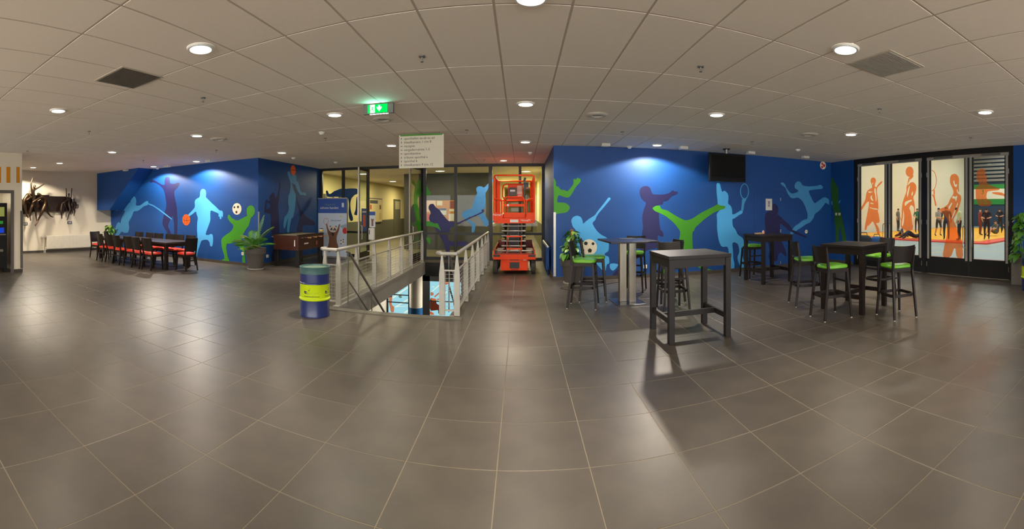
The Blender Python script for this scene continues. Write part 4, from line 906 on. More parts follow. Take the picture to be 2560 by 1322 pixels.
def frond(az, L, rise, droop, nl=16, ll=0.28):
    mb = MB(); pts = []
    for i in range(nl + 1):
        t = i / nl; d = L * (0.35 * t + 0.65 * t ** 1.6) * math.cos(rise) ; z = 0.56 + L * math.sin(rise) * (t - droop * t * t)
        pts.append(Vector((d * math.cos(az), d * math.sin(az), z)))
    mb.tube(pts, [0.011 * (1 - 0.8 * i / nl) + 0.002 for i in range(nl + 1)], 5)
    sd = Vector((-math.sin(az), math.cos(az), 0))
    for i in range(3, nl + 1):
        t = i / nl; l = ll * math.sin(PI * (0.18 + 0.75 * t)) + 0.06; dr = (pts[i] - pts[i - 1]).normalized()
        for s in (-1, 1):
            e = pts[i] + (sd * s * 0.72 + dr * 0.7).normalized() * l - Vector((0, 0, l * 0.28)); m_ = pts[i] * 0.45 + e * 0.55 + Vector((0, 0, l * 0.1)); wv = dr * 0.014
            mb.add([pts[i] - wv * 0.4, pts[i] + wv * 0.4, m_ + wv, e, m_ - wv], [(0, 1, 2, 3, 4)])
    return mb
for k, (az, L, rise, dp, m_) in enumerate(((0.25, 1.0, 1.05, 0.28, M_leaf2), (-0.5, 0.75, 0.9, 0.4, M_leaf), (0.9, 1.05, 1.35, 0.1, M_leaf), (2.9, 0.85, 0.85, 0.42, M_leaf2), (3.5, 0.8, 0.6, 0.5, M_leaf), (-2.2, 0.75, 0.75, 0.45, M_leaf2), (-1.5, 0.7, 1.0, 0.4, M_leaf), (-1.0, 0.6, 0.55, 0.5, M_leaf2), (2.4, 0.7, 1.2, 0.25, M_leaf), (-2.8, 0.65, 0.5, 0.55, M_leaf), (0.0, 0.7, 0.6, 0.5, M_leaf), (-1.8, 0.55, 0.35, 0.7, M_leaf2))):
    frond(az, L, rise, dp, 18, 0.24).build('frond', m_, palm)
mb = MB()
for k in range(5): a = k * 1.3; mb.tube([(0.03 * math.cos(a), 0.03 * math.sin(a), 0.5), (0.035 * math.cos(a), 0.035 * math.sin(a), 0.72)], [0.022, 0.012], 6)
mb.build('stem', M_leaf2, palm)
def leafy(o, top, r0, n, z0, pole=True, lean=0.0):
    if pole:
        mb = MB(); mb.tube([(0, 0, z0 - 0.05), (0, 0, top)], 0.035, 10); mb.build('moss_pole', mat('moss_pole', (150, 106, 62), rough=0.95, var=0.3, scale=50, bump=0.5), o)
    mb = MB()
    for k in range(7):
        a = k * 0.9; mb.tube([(0.04 * math.cos(a), 0.04 * math.sin(a), z0 - 0.04), (0.06 * math.cos(a + 0.6), 0.06 * math.sin(a + 0.6), z0 + 0.25), (r0 * 0.5 * math.cos(a + 1), r0 * 0.5 * math.sin(a + 1), z0 + (top - z0) * random.uniform(0.4, 0.8))], 0.006, 5)
    mb.build('stems', M_leaf2, o)
    for k in range(n):
        t = random.random() ** 1.2; z = z0 + 0.02 + (top - z0 - 0.06) * t; a = random.uniform(0, 2 * PI); r = r0 * (1 - 0.72 * t) * random.uniform(0.25, 0.9)
        put_leaf(o, (r * math.cos(a), r * math.sin(a), z), a - PI / 2 + random.uniform(-0.5, 0.5), random.uniform(-0.7, 0.25), random.uniform(0.7, 1.15), random.random())
pot2 = thing('potted_plant', 'leafy climbing plant on a moss pole in a charcoal pot', 'plant', (1.17, 9.42, 0))
big_pot(pot2, 0.262, 0.56); leafy(pot2, 1.23, 0.3, 95, 0.54)
tp = thing('potted_plant', 'small leafy plant standing on the long dining table', 'plant', (-12.02, 7.86, 0.7605))
mb = MB(); mb.lathe([(0.001, 0), (0.08, 0), (0.11, 0.14), (0.115, 0.15), (0.1, 0.14), (0.001, 0.13)], 20); mb.build('pot', M_dark, tp, smooth=True); leafy(tp, 0.42, 0.22, 34, 0.13, False)
pr = thing('potted_plant', 'large leafy plant in a square grey planter at the picture edge', 'plant', (8.79, 3.31, 0))
mb = MB(); mb.box(-0.2, 0.2, -0.2, 0.2, 0, 0.62); mb.build('planter', mat('planter_grey', (108, 106, 100), rough=0.55), pr, bevel=0.01)
mb = MB(); mb.box(-0.17, 0.17, -0.17, 0.17, 0.62, 0.63); mb.build('soil', M_soil, pr); leafy(pr, 1.66, 0.26, 80, 0.64, False)
for o in pr.children:
    if o.name.startswith('leaf'):
        o.scale = (1.15, 1.15, 1.15)
        if o.location.x > 0.03 or math.sin(o.rotation_euler.z) < -0.35: o.location.x = -abs(o.location.x); o.rotation_euler.z = abs((o.rotation_euler.z + PI) % (2 * PI) - PI)

# ------------------------------------------------------------------ rubbish drums
M_navy = mat('drum_navy', (28, 44, 104), rough=0.35, var=0.1, coat=0.3); M_lime = mat('drum_lime', (198, 224, 10), rough=0.4, var=0.03); M_bag = mat('bin_liner', (70, 104, 104), rough=0.35, var=0.25, bump=0.4, bscale=14); M_bagin = mat('bin_liner_inside', (150, 176, 156), rough=0.35, var=0.3, scale=5, bump=0.7, bscale=9)
def drum(label, loc, rz, R, H):
    o = thing('rubbish_drum', label, 'bin', loc, rz, 'rubbish drums')
    mb = MB(); mb.lathe([(0.001, 0.01), (R*0.96, 0.01), (R*0.99, 0.0), (R, 0.015), (R*0.975, 0.03), (R*0.975, H*0.33)], 48); mb.build('lower_body', M_navy, o, smooth=True)
    mb = MB(); mb.lathe([(R*0.975, H*0.33), (R*1.035, H*0.345), (R*1.04, H*0.365), (R*0.985, H*0.385), (R*0.985, H*0.645), (R*1.015, H*0.66)], 48); bd = mb.build('lime_band', M_lime, o, smooth=True)
    mb = MB(); mb.lathe([(R*1.015, H*0.66), (R*1.01, H*0.68), (R*0.975, H*0.69), (R*0.975, H*0.86)], 48); mb.build('upper_body', M_navy, o, smooth=True)
    mb = MB(); mb.lathe([(R*0.985, H*0.86), (R*0.995, H*0.9), (R*0.99, H*0.975), (R*1.02, H*0.99), (R*1.02, H*1.0), (R*0.95, H*1.0), (R*0.93, H*0.97)], 48); mb.build('liner_rim', M_bag, o, smooth=True)
    mb = MB(); mb.lathe([(R*0.93, H*0.97), (R*0.86, H*0.7), (R*0.8, H*0.3), (0.001, H*0.2)], 48); mb.build('liner_inside', M_bagin, o, smooth=True)
    # curved print: hand, tick and name around the band
    M_pr = mat('print_dark_blue', (24, 34, 62), rough=0.5)
    def wrap(pts, az):
        return [((R*1.0) * math.cos(az + u / R), (R*1.0) * math.sin(az + u / R), z) for u, z in pts]
    for az in (-PI/2 - 0.22, -PI/2 + 1.25, -PI/2 + 2.8):
        zc = H * 0.5
        for pts in ([(-0.125, 0.028), (-0.06, 0.008), (0.0, 0.004), (0.06, 0.008), (0.125, 0.0), (0.06, -0.012), (0.0, -0.014), (-0.05, -0.018), (-0.115, -0.02), (-0.128, 0.0)], [(-0.058, 0.045), (-0.044, 0.036), (-0.018, 0.078), (-0.03, 0.05), (-0.042, 0.022)]):
            mb = MB(); mb.poly([(x, y, z + zc) for x, y, z in wrap(pts, az)]); mb.build('printed_logo', M_pr, bd)
    name = 'NederlandSchoon'
    for az0 in (-PI/2 - 0.22, -PI/2 + 1.25):
        t = text(name, bd, (0, 0, H*0.5 - 0.058), (0, 0, 0), 0.036, mat('print_olive', (96, 110, 26), rough=0.5), 'CENTER')
        for v in t.data.vertices:           # bend the line of letters around the drum
            a = az0 + v.co.x / R; v.co = (R*1.0 * math.cos(a), R*1.0 * math.sin(a), v.co.y)
    return o
p = on_floor(787, 796); d = Vector((p.x, p.y, 0)).normalized(); c = p + d * 0.24
drum('navy and lime rubbish drum by the stairwell railing', (c.x, c.y, 0), -math.atan2(c.x, c.y), 0.242, 0.78)
drum('navy and lime rubbish drum cut off by the picture edge', (8.22, 2.86, 0), -1.2, 0.242, 0.78)

# ------------------------------------------------------------------ football table, banner, hand gel stand
ft = thing('football_table', 'dark wooden table football game by the blue side wall', 'football table', (-6.52, 11.02, 0))
M_mah = mat('mahogany', (70, 34, 28), rough=0.3, var=0.3, scale=5, stretch=(1, 1, 6), coat=0.3)
for a in (-1, 1):
    mb = MB(); mb.box(-0.43, 0.43, a*0.78 - 0.02, a*0.78 + 0.02, 0.5, 0.93); mb.build('end_panel', M_mah, ft, bevel=0.004)
    mb = MB(); mb.box(a*0.41 - 0.02, a*0.41 + 0.02, -0.76, 0.76, 0.5, 0.93); mb.build('side_panel', M_mah, ft, bevel=0.004)
    for b in (-1, 1): mb = MB(); mb.box(a*0.36 - 0.06, a*0.36 + 0.06, b*0.68 - 0.06, b*0.68 + 0.06, 0, 0.5); mb.build('leg', M_dark, ft, bevel=0.006)
    mb = MB(); mb.box(a*0.41 - 0.025, a*0.41 + 0.025, -0.8, 0.8, 0.93, 0.95); mb.build('edge_strip', M_dark, ft)
mb = MB(); mb.box(-0.39, 0.39, -0.76, 0.76, 0.5, 0.52); mb.build('bottom_board', M_dark, ft)
mb = MB(); mb.box(-0.39, 0.39, -0.76, 0.76, 0.895, 0.925); mb.build('playing_field', mat('field_cream', (220, 208, 160), rough=0.25), ft)
for k in range(8):
    y = -0.62 + k * 0.177; mb = MB(); mb.tube([(-0.5, y, 0.86), (0.6 if k % 2 else 0.5, y, 0.86)], 0.008, 6); rd = mb.build('rod', M_steel, ft)
    s = 0.56 if k % 2 else -0.5; mb = MB(); mb.tube([(s, y, 0.86), (s + (0.1 if s > 0 else -0.1), y, 0.86)], [0.016, 0.018], 8); mb.build('rod_handle', mat('handle_wood', (206, 150, 96), rough=0.5), rd)
mb = MB(); mb.box(0.431, 0.434, -0.45, -0.2, 0.66, 0.70); mb.build('scale_plate', M_wht, ft)
mb = MB(); mb.box(0.3, 0.33, -0.804, -0.8, 0.62, 0.8); mb.build('score_counter', M_wht, ft)
mb = MB(); mb.box(0.431, 0.434, 0.3, 0.36, 0.6, 0.72); mb.build('coin_slot', mat('coin_plate', (180, 110, 90), rough=0.4), ft)
bl = MB(); bl.ball((0, 0, 0), 0.075, 16); vb = bl.build('volleyball', M_wht, None, smooth=True); vb.location = (-6.0, 11.72, 1.025)
vb.location = (-6.11, 11.7, 1.0255); tag(vb, 'small volleyball lying on the football table edge', 'ball')
for k, (c_, z0, z1) in enumerate(((( 30, 44, 96), 0.6, 1.1), ((226, 190, 30), 1.5, 2.0))):
    mb = MB(); mb.lathe([(0.0762 * math.sin(a), 0.0762 * math.cos(a)) for a in [z0 + (z1 - z0) * t / 5 for t in range(6)]], 20); mb.build('ball_panel', mat('ball_%d' % k, c_, rough=0.4), vb, smooth=True)
bn = thing('rollup_banner', 'roll-up banner with a raccoon and the words schone handen', 'banner', (-6.32, 12.92, 0))
BW, BH = 0.55, 2.06
mb = MB(); mb.box(-BW - 0.02, BW + 0.02, -0.06, 0.06, 0, 0.07); mb.build('base', M_steel, bn, bevel=0.01)
mb = MB(); mb.box(-BW, BW, -0.004, 0.004, 0.07, BH); mb.build('fabric', mat('banner_pale', (192, 206, 222), rough=0.6, var=0.06, scale=2), bn)
mb = MB(); mb.box(-BW - 0.01, BW + 0.01, -0.012, 0.012, BH, BH + 0.03); mb.build('top_bar', M_steel, bn)
mb = MB(); mb.box(-BW, BW, -0.007, -0.005, BH - 0.5, BH); mb.build('printed_band', M_pblue, bn)
# print layout read off the photograph: u across, v down, of the banner's face
def bp(name, pts, m, off, smo=True):
    vs = [(-BW + 2 * BW * (x - 38) / 608.0, -0.008 - off * 0.0015, BH - BH * 0.965 * (y - 65) / 1150.0) for x, y in (smooth2(pts) if smo else pts)]
    mb = MB(); mb.poly(vs); return mb.build(name, m, bn)
circ = lambda x, y, r, n=20, k=1.0: [(x + r * math.cos(2 * PI * i / n), y + k * r * math.sin(2 * PI * i / n)) for i in range(n)]
M_rac = mat('raccoon_brown', (132, 90, 66), rough=0.7, var=0.2); M_racd = mat('raccoon_dark', (56, 42, 40), rough=0.7); M_racl = mat('raccoon_pale', (214, 200, 190), rough=0.7)
bp('printed_body', [(205,575),(235,560),(245,620),(270,690),(310,730),(400,730),(440,690),(470,620),(485,575),(515,570),(500,610),(490,690),(460,760),(435,830),(440,930),(470,1010),(490,1090),(470,1140),(420,1130),(380,1100),(320,1110),(290,1140),(255,1135),(250,1040),(275,930),(275,820),(250,770),(230,690),(215,610)], M_rac, 0)
bp('printed_head', [(285,600),(330,615),(360,595),(400,615),(440,600),(430,650),(440,700),(400,735),(360,745),(310,730),(290,690)], M_racl, 1)
bp('printed_mask', [(300,690),(320,650),(350,645),(340,690),(315,705)], M_racd, 2); bp('printed_mask', [(380,645),(410,655),(425,700),(400,705),(385,690)], M_racd, 2)
bp('printed_nose', circ(365, 690, 13), M_racd, 3, False); bp('printed_ear', [(285,600),(320,618),(300,640)], M_racd, 2); bp('printed_ear', [(440,600),(405,618),(428,640)], M_racd, 2)
bp('printed_chest', [(325,740),(390,740),(375,810),(350,815),(330,780)], M_racd, 2)
bp('printed_ball', circ(610, 702, 50, 22, 1.25)[3:] and [(min(x, 645), y) for x, y in circ(610, 702, 50, 22, 1.25)], mat('banner_red', (196, 40, 30), rough=0.5), 1, False)
bp('printed_football', circ(550, 920, 50, 22, 1.1), M_wht, 1, False)
for x, y in ((528, 895), (575, 925), (530, 960), (575, 880)): bp('printed_patch', circ(x, y, 14, 6), M_ink, 2, False)
rg = circ(208, 520, 56, 22, 1.2); bp('printed_racket', rg + [rg[0]] + [(208 + (x - 208) * .86, 520 + (y - 520) * .88) for x, y in [rg[0]] + rg[::-1]], mat('racket_red', (206, 120, 110), rough=0.5), 1, False)
bp('printed_ball', circ(525, 418, 18), mat('banner_yellow', (214, 200, 70), rough=0.5), 1, False)
bp('printed_phone', [(545,150),(590,150),(590,235),(545,235)], M_ppale, 2, False)
bp('printed_panel', [(500,610),(646,560),(646,660),(560,660)], mat('banner_grey', (150, 164, 182), rough=0.6), 0, False)
zt = lambda y: BH - BH * 0.965 * (y - 65) / 1150.0
text('Wij gaan voor', bn, (-BW + 2*BW*(180-38)/608, -0.0125, zt(180)), FRONT, 0.075, mat('print_green2', (120, 150, 90), rough=0.5))
text('schone handen', bn, (-BW + 2*BW*(85-38)/608, -0.0125, zt(248)), FRONT, 0.118, M_wht)
text('doe jij mee?', bn, (-BW + 2*BW*(315-38)/608, -0.0125, zt(500)), FRONT, 0.08, mat('print_blue', (60, 96, 150), rough=0.5))
gs = thing('sanitiser_stand', 'white hand gel dispenser on a stand with a small poster', 'dispenser', (-4.62, 12.35, 0))
mb = MB(); mb.box(-0.16, 0.16, -0.13, 0.13, 0, 0.012); mb.build('base', M_steel, gs)
mb = MB(); mb.box(-0.02, 0.02, -0.01, 0.02, 0.012, 1.62); mb.build('pole', M_steel, gs)
mb = MB(); mb.box(-0.095, 0.095, -0.12, -0.01, 0.72, 1.1); mb.build('dispenser', M_wht, gs, bevel=0.02)
mb = MB(); mb.box(-0.07, -0.045, -0.123, -0.12, 0.9, 1.04); mb.build('level_window', M_dark, gs)
mb = MB(); mb.box(-0.1, 0.1, -0.014, -0.01, 1.12, 1.62); pst = mb.build('poster', M_ppale, gs)
mb = MB(); mb.box(-0.1, 0.1, -0.0155, -0.0145, 1.5, 1.62); mb.build('printed_band', M_pblue, pst)
mb = MB(); mb.poly([(-0.03, -0.016, 1.16), (0.04, -0.016, 1.16), (0.035, -0.016, 1.3), (0.06, -0.016, 1.4), (0.03, -0.016, 1.38), (-0.02, -0.016, 1.38), (-0.05, -0.016, 1.42), (-0.03, -0.016, 1.3)]); mb.build('printed_raccoon', M_fur, pst)
mb = MB(); mb.box(-0.13, 0.13, -0.12, 0.0, 0.36, 0.38); mb.build('drip_tray', M_steel, gs)
# poster on the open glass leaf
lp_ = MB(); lp_.box(0.25, 0.75, 0.006, 0.009, 0.95, 1.72); lp2 = lp_.build('door_poster', M_pblue, leafL)
mb = MB(); mb.box(0.38, 0.62, 0.009, 0.0105, 1.1, 1.5); mb.build('printed_figure', mat('poster_pink', (196, 96, 84), rough=0.5), lp2)
mb = MB(); mb.box(0.32, 0.68, 0.009, 0.0105, 1.58, 1.63); mb.build('printed_line', M_wht, lp2)
# ------------------------------------------------------------------ scissor lift
LY = 10.72
lift = thing('scissor_lift', 'orange red scissor lift parked in front of the glass partition', 'scissor lift', (-0.17, LY, 0))
U = lambda px: (px - 1285.5) * 0.01033
Z = lambda py: 0.004 + (686 - py) * 0.01033
LD = 1.9
mb = MB(); mb.box(U(1251), U(1320), 0.05, LD, Z(677), Z(649)); mb.box(U(1232), U(1339.5), 0.0, LD, Z(649), Z(636)); mb.build('chassis', M_lift, lift, bevel=0.006)
mb = MB(); mb.box(U(1254), U(1317), 0.04, 0.05, Z(676), Z(638)); mb.build('front_panel', M_lift, lift, bevel=0.004)
for (a, b, c, d, m_) in ((1274, 1298, 671, 656, M_dark), (1274, 1298, 651, 648, M_dark), (1233.5, 1250, 642, 637, M_dark), (1320.5, 1337.5, 642, 637, M_dark)):
    mb = MB(); mb.box(U(a), U(b), -0.004, 0.041, Z(c), Z(d)) if a in (1233.5, 1320.5) else mb.box(U(a), U(b), 0.03, 0.038, Z(c), Z(d)); mb.build('opening', m_, lift)
mb = MB(); mb.box(U(1268), U(1303), 0.02, 0.045, Z(655), Z(651)); mb.build('step_bar', M_lift, lift)
text('NovaM', lift, (U(1286), 0.032, Z(674)), FRONT, 0.06, M_dark, 'CENTER')
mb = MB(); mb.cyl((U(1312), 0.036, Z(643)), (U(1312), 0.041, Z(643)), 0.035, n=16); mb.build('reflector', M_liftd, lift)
mb = MB(); mb.box(U(1308), U(1316), 0.034, 0.039, Z(651), Z(648)); mb.build('sticker', M_wht, lift)
for s in (-1, 1):
    for y in (0.24, 1.62):
        xc = s * 0.50; mb = MB(); mb.lathe([(0.1, -0.06), (0.18, -0.06), (0.197, -0.045), (0.197, 0.045), (0.18, 0.06), (0.1, 0.06)], 28)
        M3 = Matrix.Translation((xc, y, 0.197)) @ Matrix.Rotation(PI / 2, 4, 'Y'); mb.v = [tuple(M3 @ Vector(p)) for p in mb.v]; wh = mb.build('wheel', M_rub, lift, smooth=True)
        mb = MB(); mb.cyl((xc - 0.05, y, 0.197), (xc + 0.05, y, 0.197), 0.1, n=18); mb.build('hub', M_steel, wh)
        mb = MB()
        for k in range(16):
            a = 2 * PI * k / 16; M3 = Matrix.Rotation(-a, 3, 'X'); mb.cbox((xc, y - 0.196 * math.sin(a), 0.197 + 0.196 * math.cos(a)), 0.115, 0.03, 0.012, Matrix.Rotation(a, 3, 'X'))
        mb.v = [(x, y_, max(z, 0.0)) for x, y_, z in mb.v]; mb.build('tread', M_rub, wh)
    # tray side walls
    x1 = s * 0.54; mb = MB(); mb.prism([(x1, 0.0, Z(636)), (x1, LD, Z(636)), (x1, LD, Z(620)), (x1, 0.0, Z(625))], (-s * 0.03, 0, 0)); mb.build('deck_side', M_lift, lift)
    mb = MB(); mb.box(min(s*0.45, s*0.51), max(s*0.45, s*0.51), -0.002, 0.03, Z(635), Z(626)); mb.build('deck_post', M_dark, lift)
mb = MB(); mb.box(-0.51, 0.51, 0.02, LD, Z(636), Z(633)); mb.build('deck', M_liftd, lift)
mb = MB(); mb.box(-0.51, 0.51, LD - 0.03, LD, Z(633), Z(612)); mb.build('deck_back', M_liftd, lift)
# scissor stack: crossing arms in six levels, cross rollers in front
ys0, ys1 = 0.16, 1.66; levels = [628, 615.5, 603, 590, 577.5, 565, 553]
for k in range(6):
    za, zb = Z(levels[k]), Z(levels[k + 1])
    for s in (-1, 1):
        for (off, p, q) in ((0.235, za, zb), (0.285, zb, za)):
            mb = MB(); mb.bar((s * off, ys0, p), (s * off, ys1, q), 0.035, 0.075); mb.build('scissor_arm', mat('lift_black_steel', (44, 42, 40), rough=0.4, metal=0.4), lift, bevel=0.003)
        mb = MB(); mb.cyl((s * 0.2, (ys0 + ys1) / 2, (za + zb) / 2), (s * 0.31, (ys0 + ys1) / 2, (za + zb) / 2), 0.025, n=10); mb.build('pivot_pin', M_steel, lift)
        mb = MB(); mb.tube([(s*0.115, ys0 - 0.05, za + 0.01), (s*0.175, ys0 - 0.05, za + 0.01), (s*0.175, ys0 - 0.05, zb - 0.015), (s*0.115, ys0 - 0.05, zb - 0.015), (s*0.115, ys0 - 0.05, za + 0.01)], 0.006, 5); mb.build('cable_guide', M_grey, lift)
for k, py in enumerate(levels[:6]):
    a, b = (-0.49, 0.49) if k == 0 else (-0.335, 0.30)
    mb = MB(); mb.cyl((a, ys0 - 0.03, Z(py)), (b, ys0 - 0.03, Z(py)), 0.022, n=12); mb.build('cross_tube', M_steel, lift, smooth=True)
mb = MB(); mb.box(-0.16, 0.12, 0.7, 1.1, Z(620), Z(560)); mb.build('lift_cylinder_block', M_dark, lift)
for px in (1266.5, 1303): mb = MB(); mb.tube([(U(px), 0.03, Z(640)), (U(px), 0.03, Z(589))], 0.009, 6); mb.build('ladder_rail', M_lift, lift)

for py in (591, 622): mb = MB(); mb.box(U(1266), U(1303.5), 0.01, 0.05, Z(py + 1.8), Z(py - 1.8)); mb.build('ladder_rung', M_lift, lift, bevel=0.003)
# platform
PD = 1.95
mb = MB(); mb.prism([(U(1238), 0, Z(558)), (U(1333), 0, Z(558)), (U(1337.5), 0, Z(547)), (U(1337.5), 0, Z(531)), (U(1316), 0, Z(531)), (U(1315), 0, Z(545)), (U(1257), 0, Z(545)), (U(1256), 0, Z(531)), (U(1232), 0, Z(531)), (U(1232), 0, Z(547))], (0, 0.03, 0)); mb.build('toe_board', M_lift, lift)
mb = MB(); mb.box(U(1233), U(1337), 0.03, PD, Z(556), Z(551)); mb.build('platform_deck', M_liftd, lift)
for s, px in ((-1, 1233.5), (1, 1336.5)): mb = MB(); mb.box(U(px) - 0.012, U(px) + 0.012, 0.03, PD, Z(551), Z(537)); mb.build('side_toe_board', M_lift, lift)
mb = MB(); mb.box(U(1232), U(1337), PD - 0.03, PD, Z(551), Z(537)); mb.build('rear_toe_board', M_lift, lift)
for tx, ty, sz in ((1244.5, 536.5, 0.085), (1314, 550.5, 0.085)): text('NovaM', lift, (U(tx), -0.003, Z(ty)), FRONT, sz, M_wht, 'CENTER')
mb = MB(); mb.box(U(1275), U(1296), -0.004, 0.0, Z(555.5), Z(548.5)); mb.build('label_plate', M_wht, lift, bevel=0.003)
R_ = 0.02
def rail(name, pts, m=M_lift, r=R_): mb = MB(); mb.tube(pts, r, 8); return mb.build(name, m, lift, smooth=True)
zt_ = Z(437.5)
rail('front_rail', [(U(1234.5), 0.02, Z(531)), (U(1234.5), 0.02, Z(444)), (U(1236), 0.02, Z(440)), (U(1240), 0.02, zt_), (U(1330), 0.02, zt_), (U(1334), 0.02, Z(440)), (U(1335.5), 0.02, Z(444)), (U(1335.5), 0.02, Z(531))], M_lift, 0.022)
rail('front_rail', [(U(1235), 0.02, Z(496.5)), (U(1248), 0.02, Z(496.5)), (U(1253), 0.02, Z(500)), (U(1254.5), 0.02, Z(505)), (U(1254.5), 0.02, Z(531))])
rail('front_rail', [(U(1335), 0.02, Z(496.5)), (U(1322), 0.02, Z(497.5)), (U(1317), 0.02, Z(501)), (U(1316), 0.02, Z(505)), (U(1316), 0.02, Z(531))])
rail('gate_frame', [(U(1259.5), 0.0, Z(531)), (U(1259.5), 0.0, Z(500)), (U(1261.5), 0.0, Z(495)), (U(1266), 0.0, Z(492)), (U(1305), 0.0, Z(492)), (U(1309), 0.0, Z(495)), (U(1311), 0.0, Z(500)), (U(1311), 0.0, Z(531))])
mb = MB(); mb.box(U(1258.5), U(1312), -0.02, 0.02, Z(516), Z(509.5)); mb.build('gate_bar', M_lift, lift, bevel=0.004)
mb = MB(); mb.box(U(1259), U(1312.5), -0.012, 0.008, Z(544), Z(531)); mb.build('gate_panel', M_lift, lift)
mb = MB(); mb.box(U(1267.5), U(1272.5), -0.024, -0.02, Z(515), Z(510)); mb.build('gate_latch', M_wht, lift)
for px in (1235, 1335.5):
    rail('side_rail', [(U(px), 0.02, zt_ - 0.02), (U(px), PD, zt_ - 0.02)]); rail('side_rail', [(U(px), 0.02, Z(497)), (U(px), PD, Z(497))])
    for y in (0.7, 1.3, PD): rail('side_post', [(U(px), y, Z(551)), (U(px), y, zt_ - 0.02)])
mb = MB(); mb.box(U(1240), U(1248), 0.5, 0.54, Z(535), Z(448)); mb.build('folding_post', M_lift, lift)
rail('rear_rail', [(U(1234), PD, zt_ - 0.02), (U(1337), PD, zt_ - 0.02)]); rail('rear_rail', [(U(1234), PD, Z(497)), (U(1337), PD, Z(497))])
rail('extension_rail', [(U(1264), 0.9, Z(535)), (U(1264), 0.9, Z(500)), (U(1256), 0.9, Z(494)), (U(1253), 0.9, Z(488)), (U(1253), 0.9, Z(466)), (U(1255), 0.9, Z(458)), (U(1262), 0.9, Z(454.5)), (U(1312), 0.9, Z(454.5))])
mb = MB(); mb.box(U(1267), U(1308), 0.9, 0.925, Z(497), Z(455)); mb.build('back_plate', M_lift, lift)
mb = MB(); mb.prism([(U(x), 0.9, Z(y)) for x, y in ((1269, 489), (1290.5, 489), (1290.5, 467), (1288.5, 464), (1271.5, 464), (1269, 467))], (0, -0.08, 0)); bx = mb.build('manual_box', mat('box_grey', (74, 72, 66), rough=0.5), lift)
mb = MB(); mb.box(U(1273), U(1286.5), 0.815, 0.82, Z(475), Z(470)); mb.build('box_label', M_wht, bx)
mb = MB(); mb.box(U(1292), U(1305.5), 0.894, 0.899, Z(481.5), Z(458.5)); mb.build('instruction_sheet', mat('sheet_pink', (236, 196, 176), rough=0.6), lift)
mb = MB(); mb.box(U(1294), U(1305), 0.894, 0.899, Z(489), Z(483)); mb.build('instruction_sheet', mat('sheet_pink', (236, 196, 176), rough=0.6), lift)
mb = MB(); mb.box(U(1310), U(1322), 0.5, 0.68, Z(471), Z(452)); mb.box(U(1309), U(1313), 0.55, 0.6, Z(535), Z(452)); mb.cbox((U(1312), 0.56, Z(445)), 0.06, 0.05, 0.12, Matrix.Rotation(0.3, 3, 'Y')); mb.build('control_box', M_dark, lift)
mb = MB(); mb.cyl((U(1319), 0.49, Z(467)), (U(1319), 0.5, Z(467)), 0.022, n=12); mb.build('stop_button', M_orange, lift)
for px in (1328.5,): rail('folding_post', [(U(px), 0.6, Z(535)), (U(px), 0.6, Z(448))])
for px, py in ((1240.5, 553), (1330.5, 552)): mb = MB(); mb.cyl((U(px), -0.004, Z(py)), (U(px), 0.0, Z(py)), 0.012, n=10); mb.build('bolt', M_dark, lift)

# ------------------------------------------------------------------ continuous bodies grown from a skeleton
def skin_body(name, J, Ed, root, parent, mats, sub=1, world=False):
    """J: joint -> (x, y, z, radius); Ed: (a, b, material index)"""
    names = list(J); ix = {n: i for i, n in enumerate(names)}
    me = bpy.data.meshes.new(name); me.from_pydata([J[n][:3] for n in names], [(ix[a], ix[b]) for a, b, _ in Ed], []); me.update()
    o = bpy.data.objects.new(name, me); COL.objects.link(o)
    sk = o.modifiers.new('skin', 'SKIN'); sk.use_smooth_shade = True; sk.branch_smoothing = 0.4
    if not me.skin_vertices: me.skin_vertices.new() if hasattr(me.skin_vertices, 'new') else None
    for i, n in enumerate(names):
        r = J[n][3]; v = me.skin_vertices[0].data[i]; v.radius = (r, r) if not isinstance(r, tuple) else r; v.use_root = (n == root)
    ss = o.modifiers.new('sub', 'SUBSURF'); ss.levels = sub; ss.render_levels = sub
    dg = bpy.context.evaluated_depsgraph_get(); dg.update()
    m2 = bpy.data.meshes.new_from_object(o.evaluated_get(dg)); m2.name = name
    bpy.data.objects.remove(o); bpy.data.meshes.remove(me)
    m2.materials.clear()
    for m in mats: m2.materials.append(m)
    if len(mats) > 1:
        segs = [(Vector(J[a][:3]), Vector(J[b][:3]), k) for a, b, k in Ed]
        for p in m2.polygons:
            c = p.center; best = (1e9, 0)
            for a, b, k in segs:
                d = b - a; t = max(0, min(1, (c - a).dot(d) / max(1e-9, d.length_squared))); q = (c - a - d * t).length
                if q < best[0]: best = (q, k)
            p.material_index = best[1]
    m2.polygons.foreach_set('use_smooth', [True] * len(m2.polygons))
    o = bpy.data.objects.new(name, m2); COL.objects.link(o); o.parent = parent
    if world and parent is not None:
        for v in m2.vertices: v.co = v.co - Vector(parent.location)
    return o
M_skinp = mat('skin', (206, 150, 120), rough=0.6); M_hair = mat('hair_dark', (40, 30, 24), rough=0.7)
BODY = {'pelvis': (0, 0, .95, .125), 'waist': (0, 0, 1.1, .115), 'chest': (0, 0, 1.32, .135), 'neck': (0, .01, 1.5, .055), 'head': (0, .03, 1.6, .09), 'crown': (0, .02, 1.7, .075),
        'shl': (-.19, 0, 1.42, .06), 'shr': (.19, 0, 1.42, .06), 'ell': (-.24, 0, 1.15, .045), 'elr': (.24, 0, 1.15, .045), 'hal': (-.24, .09, .92, .033), 'har': (.24, .09, .92, .033), 'fil': (-.23, .12, .83, .022), 'fir': (.23, .12, .83, .022),
        'hil': (-.1, 0, .9, .095), 'hir': (.1, 0, .9, .095), 'knl': (-.11, .03, .5, .062), 'knr': (.11, .03, .5, .062), 'anl': (-.11, 0, .09, .042), 'anr': (.11, 0, .09, .042), 'tol': (-.12, .15, .035, .032), 'tor': (.12, .15, .035, .032)}
